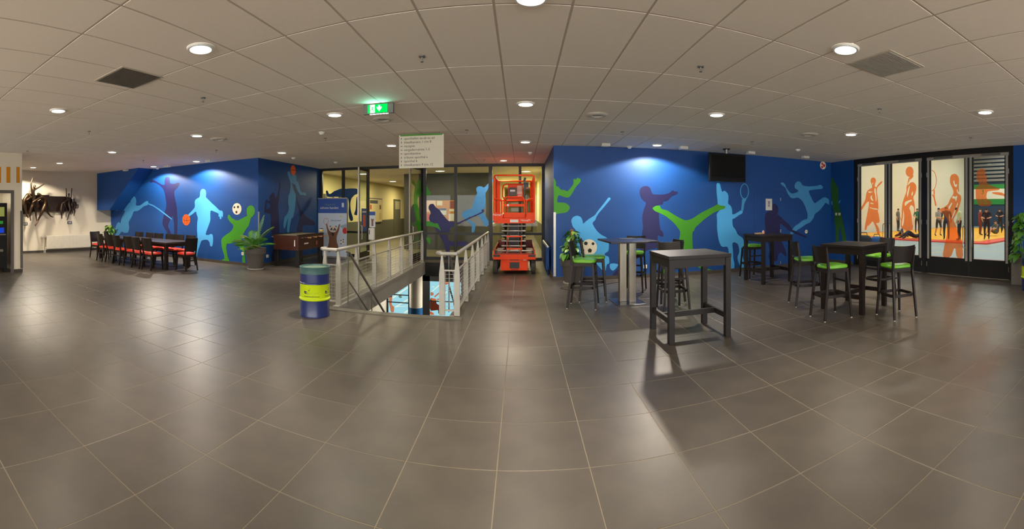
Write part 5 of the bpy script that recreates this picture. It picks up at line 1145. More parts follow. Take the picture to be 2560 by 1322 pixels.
BE = [('pelvis', 'waist', 0), ('waist', 'chest', 0), ('chest', 'neck', 0), ('neck', 'head', 2), ('head', 'crown', 3), ('chest', 'shl', 0), ('chest', 'shr', 0), ('shl', 'ell', 0), ('shr', 'elr', 0), ('ell', 'hal', 2), ('elr', 'har', 2), ('hal', 'fil', 2), ('har', 'fir', 2),
      ('pelvis', 'hil', 1), ('pelvis', 'hir', 1), ('hil', 'knl', 1), ('hir', 'knr', 1), ('knl', 'anl', 1), ('knr', 'anr', 1), ('anl', 'tol', 4), ('anr', 'tor', 4)]
M_shoe = mat('shoe_dark', (36, 34, 36), rough=0.6)
def person(label, x, y, face, top, legs, pose=None, sc=1.0, bare=False, z=0.076):
    rz = math.atan2(-face[0], face[1]); o = thing('person', label, 'person', (x, y, z), rz, 'people in the sports hall')
    J = dict(BODY)
    for k, v in (pose or {}).items(): J[k] = v if len(v) == 4 else tuple(v) + (J[k][3],)
    zmin = min(v[2] - v[3] for v in J.values()); J = {k: (v[0]*sc, v[1]*sc, (v[2] - zmin)*sc, v[3]*sc) for k, v in J.items()}
    mt_ = mat('cloth_%d_%d_%d' % top, top, rough=0.8); ml_ = mat('cloth_%d_%d_%d' % legs, legs, rough=0.8)
    E_ = [(a, b, (2 if bare and k == 1 and 'kn' in a else k)) for a, b, k in BE]
    skin_body('body', J, E_, 'pelvis', o, [mt_, ml_, M_skinp, M_hair, M_shoe], 1)
    return o
BOW = {'neck': (0, .1, 1.47), 'head': (0, .17, 1.55), 'crown': (0, .19, 1.65)}
STEP = {'knl': (-.11, .12, .52), 'anl': (-.11, .02, .12), 'tol': (-.12, .16, .05), 'anr': (.11, -.2, .1), 'knr': (.11, -.03, .5), 'tor': (.12, -.06, .04)}
HOLD = {'ell': (-.25, .1, 1.15), 'elr': (.25, .1, 1.15), 'hal': (-.1, .3, 1.1), 'har': (.1, .3, 1.1), 'fil': (-.05, .37, 1.1), 'fir': (.05, .37, 1.1)}
SIT = {'pelvis': (0, -.1, .2), 'waist': (0, -.14, .34), 'chest': (0, -.12, .56), 'neck': (0, -.06, .74), 'head': (0, -.01, .84), 'crown': (0, 0, .94), 'shl': (-.19, -.1, .66), 'shr': (.19, -.1, .66), 'ell': (-.26, .05, .46), 'elr': (.26, .05, .46), 'hal': (-.18, .25, .42), 'har': (.18, .25, .42), 'fil': (-.12, .32, .42), 'fir': (.12, .32, .42), 'hil': (-.1, -.06, .18), 'hir': (.1, -.06, .18), 'knl': (-.16, .34, .45), 'knr': (.16, .34, .45), 'anl': (-.14, .52, .1), 'anr': (.14, .52, .1), 'tol': (-.15, .66, .05), 'tor': (.15, .66, .05)}
LIE = {'pelvis': (0, 0, .14), 'waist': (0, -.16, .14), 'chest': (0, -.38, .16), 'neck': (0, -.56, .2), 'head': (0, -.67, .24), 'crown': (0, -.77, .26), 'shl': (-.19, -.47, .14), 'shr': (.19, -.47, .14), 'ell': (-.34, -.34, .08), 'elr': (.34, -.34, .08), 'hal': (-.3, -.1, .06), 'har': (.3, -.1, .06), 'fil': (-.28, 0, .05), 'fir': (.28, 0, .05), 'hil': (-.1, .05, .13), 'hir': (.1, .05, .13), 'knl': (-.16, .4, .42), 'knr': (.14, .42, .3), 'anl': (-.15, .62, .1), 'anr': (.15, .7, .1), 'tol': (-.15, .76, .05), 'tor': (.15, .84, .08)}
def feet(x, y, z=0.076): p = on_floor(x, y, z); return p.x, p.y
def who(label, px, py, face, top, legs, pose=None, sc=1.0, bare=False): xx, yy = feet(px, py); return person(label, xx, yy, face, top, legs, pose, sc, bare)
who('person in a grey sleeveless top and shorts holding a yellow ball', 2346, 590, (-0.4, -1), (150, 150, 146), (52, 52, 56), {**STEP, **HOLD}, 1.02, True)
who('person in a purple jacket with a rucksack, back half turned', 2366, 599, (0.8, 0.6), (70, 62, 90), (40, 44, 54), BOW, 1.06)
who('person in a pale yellow hooded top standing at the door edge', 2399, 601, (-0.7, 0.7), (206, 208, 150), (38, 36, 44), BOW, 1.05)
who('person in dark clothes standing behind the orange window figure', 2467, 598, (-1, -0.3), (54, 34, 38), (40, 30, 32), {**BOW, **HOLD}, 1.04)
who('person in red-brown clothes standing between the orange figure and the door edge', 2450, 588, (0.6, -0.6), (130, 60, 50), (120, 54, 44), None, 1.0)
who('person in a black T-shirt leaning forward beside another', 2500, 582, (-1, -0.2), (34, 38, 48), (34, 36, 42), {**BOW, **HOLD}, 1.04)
who('person in a grey jacket walking far back by the cream wall', 2245, 579, (0.2, -1), (112, 108, 104), (60, 60, 66), None, 1.0)
who('person in a green and red top behind the orange ball player', 2293, 581, (-0.6, -0.6), (48, 110, 84), (60, 44, 60), HOLD, 1.0)
who('person in grey sitting on the yellow mat', 2487, 589, (-0.8, 0.5), (92, 98, 100), (96, 96, 98), SIT, 1.05, True)
who('person sitting on the far edge of the mat beside a blue bag', 2517, 577, (-1, 0.0), (60, 66, 80), (44, 48, 60), SIT, 1.0)
who('person in dark clothes lying on the mat behind the orange ball player', 2258, 592, (0.9, 0.4), (90, 50, 50), (70, 44, 50), LIE, 1.15)
who('person in black lying on the mat with raised knees', 2287, 596, (-0.9, 0.5), (44, 40, 44), (40, 40, 46), LIE, 1.1)
def bag(label, px, py, c, w, d, h, z=0.001, zz=None):
    p = on_floor(px, py, z); o = thing('sports_bag', label, 'bag', (p.x, p.y, z), math.atan2(-p.x, p.y), 'bags in the sports hall')
    b = cushion(w, w * 0.9, d, 0, h * 0.7); b.build('bag_body', mat('bag_%d_%d_%d' % c, c, rough=0.7, var=0.25, bump=0.3, bscale=12), o, smooth=True)
    mb = MB(); mb.tube([(-w * 0.25, 0, h * 0.72), (-w * 0.2, 0, h * 0.95), (w * 0.2, 0, h * 0.95), (w * 0.25, 0, h * 0.72)], 0.018, 6); mb.build('bag_strap', M_dark, o, smooth=True)
bag('black sports bag seen through the first glass door', 2158, 612, (34, 36, 40), 0.8, 0.45, 0.62)
bag('blue sports bag next to the black one behind the first glass door', 2192, 610, (40, 92, 160), 0.6, 0.45, 0.5)
bag('blue bag beside the person sitting on the far edge of the mat', 2524, 575, (36, 96, 176), 0.9, 0.6, 0.6, 0.0765)
p = on_floor(2183, 634); cn = MB(); cn.lathe([(0.14, 0), (0.14, 0.02), (0.1, 0.02), (0.03, 0.3), (0.001, 0.31)], 16); o = cn.build('marker_cone', mat('cone_red', (226, 60, 40), rough=0.5), None, smooth=True); o.location = (p.x, p.y, 0.0005); tag(o, 'small red marker cone on the sports hall floor', 'cone')
yb_ = bpy.data.objects  # (ball held by the player in shorts)
xx, yy = feet(2346, 590); f_ = Vector((-0.4, -1, 0)).normalized(); mb = MB(); mb.ball((0, 0, 0), 0.105, 14); o = mb.build('handball', mat('ball_yellow', (240, 196, 30), rough=0.5), None, smooth=True); o.location = (xx + f_.x * 0.5, yy + f_.y * 0.5, 0.076 + 1.12); tag(o, 'yellow ball held by the person in shorts', 'ball')

# ------------------------------------------------------------------ bronze wall sculpture
SX = XL + 0.01
sp = on_x(110, 512, XL); scu = thing('wall_sculpture', 'bronze relief of gymnasts and spectators on a dark beam on the wall', 'sculpture', (XL, sp.y, 1.2))
CP = lambda x, y, d: (lambda q: (q.x, q.y, q.z))(on_x(45 + x / 8.2625, 420 + y / 8.2625, SX + d))
def plate(name, pts, d, m, parent=scu, d0=0.0):
    vs = [Vector(CP(x, y, d0)) for x, y in pts]; mb = MB(); mb.prism(vs, (d, 0, 0)); return mb.build(name, m, parent, world=True)
plate('beam', [(300, 560), (625, 558), (625, 580), (1000, 590), (1100, 640), (1090, 890), (860, 900), (600, 893), (300, 900)], 0.10, M_bronze2)
plate('beam', [(70, 640), (300, 600), (300, 900), (245, 950), (72, 950)], 0.07, M_bronze2)
plate('bracket', [(1210, 750), (1245, 752), (1242, 826), (1208, 826), (1208, 816), (1234, 816), (1236, 762), (1210, 760)], 0.03, M_bronze2)
def fig(name, pts, edges, root, m=M_bronze, k=1.0):
    px = 15.6 / F / 8.2625
    J = {n: CP(x, y, d) + (r * px * k,) for n, (x, y, d, r) in pts.items()}
    return skin_body(name, J, [(a, b, 0) for a, b in edges], root, scu, [m], 1, world=True)
E_ = [('pel', 'che'), ('che', 'nec'), ('nec', 'hea'), ('hea', 'top'), ('che', 'sl'), ('sl', 'el'), ('el', 'hl'), ('che', 'sr'), ('sr', 'er'), ('er', 'hr'), ('pel', 'kl'), ('kl', 'al'), ('al', 'fl'), ('pel', 'kr'), ('kr', 'ar'), ('ar', 'fr')]
# bending figure on the outer side
fig('bending_figure', {'pel': (150, 590, .3, 62), 'che': (240, 540, .32, 50), 'nec': (310, 560, .3, 22), 'hea': (345, 600, .3, 30), 'top': (360, 630, .28, 24), 'sl': (270, 590, .36, 26), 'el': (200, 650, .42, 20), 'hl': (150, 670, .4, 14), 'sr': (230, 620, .26, 24), 'er': (180, 690, .24, 20), 'hr': (260, 730, .26, 14), 'kl': (110, 700, .42, 34), 'al': (170, 930, .4, 18), 'fl': (215, 1040, .44, 14), 'kr': (150, 760, .28, 30), 'ar': (175, 960, .26, 18), 'fr': (170, 1000, .3, 14)}, E_, 'pel')
# leaping figure with raised arms
fig('leaping_figure', {'pel': (350, 660, .42, 40), 'che': (290, 490, .5, 46), 'nec': (315, 430, .5, 18), 'hea': (345, 380, .5, 34), 'top': (360, 345, .5, 26), 'sl': (280, 450, .55, 22), 'el': (268, 320, .56, 17), 'hl': (305, 185, .54, 8), 'sr': (350, 440, .46, 22), 'er': (430, 400, .48, 17), 'hr': (550, 322, .5, 10), 'kl': (270, 830, .5, 32), 'al': (245, 1000, .46, 18), 'fl': (262, 1090, .52, 13), 'kr': (360, 840, .36, 30), 'ar': (375, 1020, .32, 17), 'fr': (390, 1095, .38, 13)}, E_, 'pel')
# striding figure with the long leg
fig('striding_figure', {'pel': (585, 700, .36, 52), 'che': (520, 610, .42, 52), 'nec': (470, 560, .42, 24), 'hea': (425, 535, .42, 40), 'top': (395, 530, .42, 32), 'sl': (470, 610, .5, 24), 'el': (380, 660, .54, 20), 'hl': (290, 715, .56, 14), 'sr': (480, 640, .34, 22), 'er': (400, 690, .32, 18), 'hr': (430, 735, .34, 12), 'kl': (500, 890, .46, 36), 'al': (420, 1070, .4, 18), 'fl': (350, 1195, .46, 15), 'kr': (590, 890, .2, 30), 'ar': (670, 990, .14, 16), 'fr': (725, 1015, .16, 12)}, E_, 'pel')
# spectators at the far end
fig('cheering_figure', {'pel': (1050, 760, .22, 36), 'che': (1050, 650, .24, 40), 'nec': (1050, 590, .24, 16), 'hea': (1050, 545, .24, 28), 'top': (1050, 515, .24, 22), 'sl': (1005, 610, .26, 18), 'el': (1000, 520, .26, 14), 'hl': (992, 412, .26, 9), 'sr': (1095, 610, .24, 18), 'er': (1102, 520, .24, 14), 'hr': (1112, 410, .24, 9), 'kl': (1080, 850, .34, 24), 'al': (1035, 1000, .34, 14), 'fl': (1012, 1085, .36, 11), 'kr': (1100, 850, .2, 22), 'ar': (1095, 940, .2, 13), 'fr': (1095, 965, .22, 10)}, E_, 'pel', M_bronze2)
fig('crouching_figure', {'pel': (890, 780, .22, 40), 'che': (950, 700, .26, 38), 'nec': (1000, 680, .26, 16), 'hea': (1025, 665, .26, 24), 'top': (1040, 660, .26, 18), 'sl': (960, 730, .3, 18), 'el': (980, 800, .32, 14), 'hl': (1000, 850, .32, 10), 'sr': (950, 740, .2, 18), 'er': (920, 800, .2, 14), 'hr': (930, 850, .22, 10), 'kl': (890, 900, .3, 24), 'al': (905, 1000, .28, 14), 'fl': (905, 1050, .3, 10), 'kr': (920, 870, .16, 20), 'ar': (935, 930, .14, 12), 'fr': (950, 935, .16, 10)}, E_, 'pel', M_bronze2)
fig('seated_figure', {'pel': (1165, 830, .2, 36), 'che': (1160, 730, .22, 42), 'nec': (1155, 675, .22, 16), 'hea': (1155, 645, .22, 26), 'top': (1155, 620, .22, 20), 'sl': (1120, 700, .26, 16), 'el': (1110, 770, .3, 13), 'hl': (1130, 830, .3, 10), 'sr': (1195, 700, .18, 16), 'er': (1208, 780, .18, 13), 'hr': (1190, 840, .2, 10), 'kl': (1130, 870, .32, 20), 'al': (1130, 930, .3, 12), 'fl': (1125, 950, .32, 9), 'kr': (1175, 890, .26, 18), 'ar': (1160, 950, .24, 11), 'fr': (1155, 990, .26, 9)}, E_, 'pel', M_bronze2)
for k, (x0_, x1_, y0_, y1_, lb) in enumerate(((92, 197, 1124, 1180, 'small dark blue name plate under the leaping bronze figures'), (1022, 1115, 1100, 1155, 'small dark blue name plate under the bronze spectators'))):
    a = Vector(CP(x0_, y0_, 0)); b = Vector(CP(x1_, y1_, 0)); mb = MB(); mb.box(0.0, 0.012, min(a.y, b.y), max(a.y, b.y), b.z, a.z)
    o = mb.build('name_plate', mat('plate_navy', (34, 44, 84), rough=0.4), None); o.location = (XL + 0.0005, 0, 0); tag(o, lb, 'plate')
    for j in (0.32, 0.68): zc = b.z + (a.z - b.z) * j; mb = MB(); mb.box(0.012, 0.0135, min(a.y, b.y) + 0.03, max(a.y, b.y) - 0.03, zc - 0.012, zc + 0.012); mb.build('printed_line', M_wht, o)

# ------------------------------------------------------------------ radiators
a = on_x(114, 588, XL); b = on_x(236, 631, XL); ya, yb2 = min(a.y, 4.9 if a.y < 4.5 else a.y), b.y
rad = thing('radiator', 'long low white radiator under the bronze sculpture', 'radiator', (XL + 0.012, a.y, 0))
L_ = b.y - a.y
mb = MB(); mb.box(0.04, 0.12, 0, L_, 0.14, 0.66); mb.build('radiator_body', mat('radiator_white', (226, 220, 202), rough=0.45), rad, bevel=0.006)
for k in range(int(L_ / 0.055)): y = 0.03 + k * 0.055; mb = MB() if k == 0 else mb; mb.box(0.12, 0.127, y, y + 0.028, 0.17, 0.63)
mb.build('flutes', MATS['radiator_white'], rad)
for y in (-0.05, -0.1): mb = MB(); mb.tube([(0.07, y, 0.0), (0.07, y, 0.6), (0.07, 0.02, 0.6)] if y < -0.07 else [(0.07, y, 0.0), (0.07, y, 0.2), (0.07, 0.02, 0.2)], 0.012, 8); mb.build('pipe', MATS['radiator_white'], rad)
mb = MB(); mb.cyl((0.07, -0.1, 0.6), (0.07, -0.24, 0.62), 0.025, n=10); mb.build('valve', M_wht, rad)
for y in (0.3, L_ - 0.3): mb = MB(); mb.box(0, 0.045, y, y + 0.05, 0.25, 0.6); mb.build('bracket', MATS['radiator_white'], rad)
r2 = thing('radiator', 'blue radiator on the narrow wall beside the lift', 'radiator', (RX1 - 0.016, 10.7, 0))
mb = MB(); mb.box(-0.11, -0.03, 0, 2.0, 0.12, 0.72); mb.build('radiator_body', M_blue, r2, bevel=0.006)
mb = MB(); mb.cyl((-0.07, 0.01, 0.73), (-0.07, 2.0, 0.73), 0.03, n=12); mb.build('top_grille', M_steel, r2)
mb = MB(); mb.cyl((-0.07, 0.0, 0.73), (-0.07, -0.06, 0.73), 0.028, n=12); mb.build('valve', M_wht, r2)
mb = MB(); mb.tube([(-0.07, -0.03, 0), (-0.07, -0.03, 0.2), (-0.07, 0.02, 0.2)], 0.012, 8); mb.build('pipe', M_blue, r2)
mb = MB(); mb.box(-0.035, 0, 0.3, 0.36, 0.2, 0.7); mb.build('bracket', M_blue, r2)

# ------------------------------------------------------------------ vending machine
vm = thing('vending_machine', 'black vending machine in the wall niche at the picture edge', 'vending machine', (PX - 0.12, 3.0, 0))
mb = MB(); mb.box(-0.75, 0.05, -0.85, 0.62, 0.12, 1.86); mb.build('cabinet', M_dark, vm, bevel=0.01)
for y in (-0.75, 0.52): mb = MB(); mb.box(-0.05, 0.05, y, y + 0.1, 0, 0.12); mb.build('foot', M_dark, vm)
for y in (-0.75, 0.52): mb = MB(); mb.box(-0.75, -0.65, y, y + 0.1, 0, 0.12); mb.build('foot', M_dark, vm)
mb = MB(); mb.box(0.05, 0.056, -0.8, 0.32, 0.62, 1.78); mb.build('lit_window', emit_mat('vending_light', (196, 220, 240), 0.9), vm)
mb = MB(); mb.box(0.05, 0.07, -0.8, 0.5, 0.56, 0.62); mb.build('ledge', M_steel, vm)
mb = MB(); mb.box(0.05, 0.054, 0.38, 0.54, 1.5, 1.75); mb.build('price_card', mat('card_lime', (190, 206, 110), rough=0.5), vm)
mb = MB(); mb.box(0.05, 0.054, 0.4, 0.5, 1.3, 1.38); mb.build('green_display', emit_mat('display_green', (60, 160, 60), 0.4), vm)
mb = MB(); mb.box(0.05, 0.054, 0.4, 0.53, 1.06, 1.2); mb.build('blue_display', emit_mat('display_blue', (30, 70, 200), 0.6), vm)
mb = MB(); mb.box(0.05, 0.06, 0.36, 0.58, 1.0, 1.03); mb.build('coin_ledge', M_steel, vm)
l = area('niche_light', (PX - 0.55, 2.6, 2.28), (0, 0, 0), 1.2, 0.15, 14, (1, 0.9, 0.7)); l.rotation_euler = (0, 0, PI / 2)

# ------------------------------------------------------------------ television, signs, fittings on walls
tv = thing('television', 'switched-off flat television hanging from the ceiling', 'television', (4.93, 9.05, 2.37))
mb = MB(); mb.box(-0.51, 0.51, -0.03, 0.05, 0, 0.70); mb.build('casing', mat('tv_black', (9, 9, 10), rough=0.3, spec=0.3), tv, bevel=0.01)
mb = MB(); mb.box(-0.455, 0.455, -0.034, -0.03, 0.11, 0.64); mb.build('screen', mat('tv_screen', (20, 20, 19), rough=0.12, var=0.05, spec=0.3), tv)
mb = MB(); mb.box(-0.49, 0.49, -0.045, -0.02, 0.0, 0.025); mb.build('gloss_strip', mat('tv_gloss', (30, 30, 32), rough=0.05), tv)
mb = MB(); mb.cyl((0, 0.06, 0.4), (0, 0.06, ZC - 2.37 - 0.02), 0.035, n=14); mb.build('ceiling_pole', M_steel, tv, smooth=True)
mb = MB(); mb.cyl((0, 0.06, ZC - 2.37 - 0.02), (0, 0.06, ZC - 2.37 - 0.0005), 0.09, n=18); mb.build('ceiling_plate', M_dark, tv)
ex = thing('exit_sign', 'lit green emergency exit sign under the ceiling', 'sign', (-2.0, 5.58, ZC - 0.1455), 0.03)
mb = MB(); mb.box(-0.225, 0.225, 0.0, 0.05, 0, 0.145); mb.build('housing', M_grey, ex, bevel=0.005)
mb = MB(); mb.box(-0.16, 0.135, -0.003, 0.0, 0.012, 0.133); fc = mb.build('green_face', emit_mat('exit_green', (0, 214, 80), 1.0), ex)
M_ew = emit_mat('exit_white', (255, 255, 255), 1.6)
mb = MB(); mb.box(-0.122, -0.05, -0.0045, -0.0035, 0.014, 0.131); mb.build('doorway_symbol', M_ew, fc)
mb = MB(); mb.poly([(x, -0.0045, z) for x, z in ((0.002, 0.118), (0.03, 0.118), (0.03, 0.085), (0.052, 0.1), (0.052, 0.075), (0.016, 0.034), (-0.02, 0.075), (-0.02, 0.1), (0.002, 0.085))]); mb.build('arrow_symbol', M_ew, fc)
mb = MB()
for pts in ([(-0.1, 0.094), (-0.078, 0.098), (-0.06, 0.086), (-0.062, 0.08), (-0.078, 0.088), (-0.082, 0.07), (-0.07, 0.05), (-0.074, 0.025), (-0.082, 0.025), (-0.08, 0.048), (-0.094, 0.06), (-0.1, 0.048), (-0.122, 0.046), (-0.122, 0.054), (-0.106, 0.056), (-0.096, 0.07), (-0.092, 0.086), (-0.102, 0.086)], [(-0.076, 0.104), (-0.07, 0.104), (-0.068, 0.11), (-0.072, 0.114), (-0.077, 0.11)]):
    mb.poly([(x, -0.0055, z) for x, z in pts])
mb.build('running_man_symbol', MATS['exit_green'], fc)
for k in range(6): mb = MB(); x = -0.13 + k * 0.048; mb.box(x, x + 0.036, 0.004, 0.03, -0.004, 0.0); mb.build('led', emit_mat('exit_led', (235, 240, 255), 3.0), ex)
le = area('exit_sign_glow', (-2.0, 5.555, ZC - 0.075), (-PI / 2, 0, 0), 0.28, 0.1, 0.9, (0.25, 1.0, 0.7))
ds = thing('direction_sign', 'hanging white direction board with a green top edge', 'sign', (-1.94, 7.92, 2.5), 0.03)
mb = MB(); mb.box(-0.45, 0.45, -0.012, 0.012, 0, 0.655); mb.build('board', mat('sign_white', (216, 210, 190), rough=0.5, var=0.02), ds, bevel=0.002)
mb = MB(); mb.box(-0.42, 0.42, -0.014, 0.014, 0.635, 0.668); mb.build('green_edge', mat('sign_green', (70, 140, 40), rough=0.5), ds)
for x in (-0.35, 0.35): mb = MB(); mb.cyl((x, 0, 0.66), (x, 0, ZC - 2.5 - 0.0005), 0.004, n=6); mb.build('hanger', M_grey, ds)
M_sgt = mat('sign_text', (64, 60, 56), rough=0.6)
for k, (ar, tx) in enumerate((('^', 'sporthallen aa-ab-ac-ad'), ('^', 'kleedkamers 1 t/m 8'), ('>', 'receptie'), ('>', 'vergaderruimte 1-3'), ('>', 'sportkantine'), ('v', 'tribune sporthal a'), ('v', 'sporthal b'), ('v', 'kleedkamers 9 t/m 12'))):
    z = 0.585 - k * 0.0745; text(tx, ds, (-0.345, -0.013, z), FRONT, 0.066, M_sgt)
    mb = MB(); x, s = -0.40, 0.02
    if ar == '>': pl_ = [(-1, .2), (.2, .2), (.2, .7), (1, 0), (.2, -.7), (.2, -.2), (-1, -.2)]
    elif ar == '^': pl_ = [(-.2, -1), (-.2, .2), (-.7, .2), (0, 1), (.7, .2), (.2, .2), (.2, -1)]
    else: pl_ = [(-.2, 1), (-.2, -.2), (-.7, -.2), (0, -1), (.7, -.2), (.2, -.2), (.2, 1)]
    mb.poly([(x + a_ * s, -0.0135, z + b_ * s) for a_, b_ in pl_]); mb.build('arrow_symbol', M_sgt, ds)
def socket(x, y, wall, lb, w=0.08, h=0.08, n=1):
    q = on_y(x, y, YB) if wall == 'y' else on_x(x, y, RX0 if wall == 'xl' else XR)
    o = thing('wall_socket', lb, 'socket', tuple(q)); mb = MB()
    if wall == 'y': mb.box(-w/2, w/2, -0.014, -0.0005, -h/2, h/2)
    elif wall == 'xl': mb.box(0.0005, 0.014, -w/2, w/2, -h/2, h/2)
    else: mb.box(-0.014, -0.0005, -w/2, w/2, -h/2, h/2)
    mb.build('cover_plate', M_wht, o, bevel=0.003); mb = MB()
    ax = {'y': ((0, -0.0155, 0), (0, -0.014, 0)), 'xl': ((0.014, 0, 0), (0.0155, 0, 0)), 'xr': ((-0.0155, 0, 0), (-0.014, 0, 0))}[wall]
    mb.cyl(ax[0], ax[1], 0.022, n=14); mb.build('socket_well', mat('socket_grey', (190, 186, 176), rough=0.5), o)
socket(607, 634, 'y', 'white wall socket below the green goalkeeper', 0.09, 0.09)
socket(668, 640, 'xl', 'white wall socket on the side wall right of the palm', 0.12, 0.09)
socket(1613, 666, 'y', 'white wall socket behind the steel pedestal table', 0.09, 0.09)
socket(2090.8, 535, 'xr', 'white wall switch nearer the corner on the green figure', 0.08, 0.08); socket(2098.8, 535, 'xr', 'white wall switch nearer the glass doors on the green figure', 0.08, 0.08)
# pipe with a white box beside the painted door
p = on_y(1972, 598, YB); o = thing('wall_pipe', 'thin blue pipe with a white box beside the painted door', 'pipe', (p.x, YB, 0))
mb = MB(); mb.tube([(0, -0.02, 0.0), (0, -0.02, p.z)], 0.009, 8); mb.build('pipe', M_blue, o); mb = MB(); mb.box(-0.13, 0.02, -0.05, -0.0005, p.z, p.z + 0.06); mb.build('valve_box', M_wht, o)
# small things on the bar table by the painted door
mb = MB(); mb.lathe([(0.001, 0), (0.09, 0), (0.1, 0.025), (0.095, 0.025), (0.085, 0.006), (0.001, 0.005)], 20); o = mb.build('dish', mat('dish_beige', (190, 160, 120), rough=0.5), None, smooth=True); o.location = (5.36, 8.3, 1.1005); tag(o, 'small beige dish on the bar table by the painted door', 'dish')
mb = MB(); mb.lathe([(0.001, 0), (0.03, 0), (0.028, 0.06), (0.015, 0.08), (0.001, 0.082)], 14); o = mb.build('candle', mat('candle_pink', (206, 150, 130), rough=0.5), None, smooth=True); o.location = (5.52, 8.33, 1.1005); tag(o, 'short pink candle on the bar table by the painted door', 'candle')
mb = MB(); mb.box(-0.15, 0.15, -0.1, 0.1, 0, 0.006); o = mb.build('menu_card', mat('menu_grey', (92, 94, 100), rough=0.4), None); o.location = (2.0, 7.62, 1.1305); o.rotation_euler = (0, 0, 0.2); tag(o, 'thin grey menu card on the steel pedestal table', 'menu')
mb = MB(); pts = [(1.2 + 0.34 * math.cos(a) * (1 + 0.1 * math.sin(3 * a)), 8.75 + 0.2 * math.sin(a), 0.006) for a in [2 * PI * k / 40 for k in range(41)]] + [(1.62, 8.8, 0.006), (1.9, 9.1, 0.006), (2.2, 9.3, 0.006), (2.7, 9.6, 0.006)]
mb.tube(pts, 0.005, 6); o = mb.build('floor_cable', M_dark, None, smooth=True); tag(o, 'black cable looped on the floor by the leafy pot', 'cable')

# ------------------------------------------------------------------ ceiling fittings
def downlight(x, y, label, wide, pool=POOL_W, cone=150, blend=0.18):
    o = round_fitting('downlight', Vector((x, y, 0)), 0.115, label, 'round downlights', M_lens)
    for (wt, cn, bl) in ((wide, cone, blend), (pool, 64, 0.9)):
        l = bpy.data.lights.new('downlight', 'SPOT'); l.energy = wt; l.color = LAMP_COL; l.spot_size = math.radians(cn); l.spot_blend = bl; l.shadow_soft_size = 0.09
        lo = bpy.data.objects.new('downlight_lamp', l); COL.objects.link(lo); lo.parent = o; lo.location = (0, 0, -0.035)
    return o
for (x, y, lb, wt) in ((0.07, 2.95, 'round downlight cut by the upper picture edge', LAMP_W),
        (-2.72, 2.79, 'round downlight in the nearest row, beyond the dark square vent', LAMP_W), (2.76, 2.77, 'bright round downlight beside the grey square vent', LAMP_W),
        (-5.69, 2.78, 'round downlight in the nearest row, on the vending machine side', LAMP_W), (5.79, 2.8, 'round downlight in the nearest row, nearest the glass doors', LAMP_W),
        (-12.07, 5.95, 'round downlight in the middle row, second from the bronze sculpture', LAMP_W), (-9.09, 6.02, 'round downlight in the middle row, in front of the dining table', LAMP_W),
        (-5.97, 6.02, 'round downlight in the middle row, beside a round air vent', LAMP_W), (-2.87, 5.96, 'round downlight in the middle row, beside the exit sign', LAMP_W),
        (0.07, 5.94, 'round downlight in the middle row, in line with the lift', LAMP_W), (3.01, 5.89, 'round downlight in the middle row, over the nearest bar table', LAMP_W),
        (5.96, 5.83, 'round downlight in the middle row, over the brown bar table', LAMP_W),
        (-11.27, 9.2, 'round downlight close to the blue wall, above the archer', WASH_W), (-9.15, 9.2, 'round downlight close to the blue wall, above the dribbler', WASH_W),
        (-6.0, 9.23, 'round downlight at the corner of the blue walls above the palm', LAMP_W), (-3.0, 9.31, 'round downlight behind the hanging direction sign', LAMP_W),
        (0.1, 9.26, 'round downlight between the lift and the middle row', LAMP_W), (3.14, 9.2, 'round downlight close to the blue wall, above the bowler', WASH_W),
        (-0.53, 12.75, 'round downlight right above the scissor lift', LAMP_W * 2), (-13.7, 5.7, 'round downlight closest to the bronze sculpture', WASH_W)):
    downlight(x, y, lb, wt)
for y in (-0.4, -3.6):
    for x in (-8.9, -5.9, -2.9, 0.07, 3.0, 5.9): downlight(x, y, 'round downlight behind the viewer', LAMP_W)
def sprinkler(x, y, label):
    o = thing('sprinkler', label, 'sprinkler', (x, y, ZC), 0, 'ceiling sprinklers')
    mb = MB(); mb.lathe([(0.001, -0.012), (0.032, -0.01), (0.036, -0.0005)], 18); mb.build('escutcheon', M_grey, o, smooth=True)
    mb = MB(); mb.lathe([(0.009, -0.01), (0.009, -0.035), (0.004, -0.04), (0.004, -0.055)], 10); mb.build('nozzle', M_steel, o)
    mb = MB(); mb.lathe([(0.001, -0.055), (0.016, -0.055), (0.016, -0.059), (0.001, -0.06)], 12); mb.build('deflector', M_grey, o)
for (x, y, lb) in ((-0.97, 3.99, 'sprinkler in the nearest row, above the exit sign side'), (1.85, 3.99, 'sprinkler in the nearest row, above the nearest bar table side'), (-3.9, 4.05, 'sprinkler in the nearest row, beyond the dark square vent over the dining side'), (-6.93, 4.05, 'sprinkler in the nearest row, second from the vending machine'), (4.76, 4.05, 'sprinkler in the nearest row, beyond the grey square vent'), (7.73, 4.08, 'sprinkler in the nearest row, close to the glass doors'), (-9.96, 3.98, 'sprinkler in the nearest row, beside the vending machine'),
                   (-4.0, 7.84, 'sprinkler in the second row, left of the direction sign'), (-1.03, 7.84, 'sprinkler in the second row, right of the direction sign'), (1.96, 7.84, 'sprinkler in the second row, above the pedestal table'), (-7.08, 7.84, 'sprinkler in the second row, above the dining table end'), (-10.1, 7.84, 'sprinkler in the second row, over the dining table'), (4.9, 7.84, 'sprinkler in the second row, near the television'), (7.8, 7.84, 'sprinkler in the second row, nearest the glass doors'), (-1.11, 12.6, 'sprinkler near the glass partition, beside the lift')):
    sprinkler(x, y, lb)
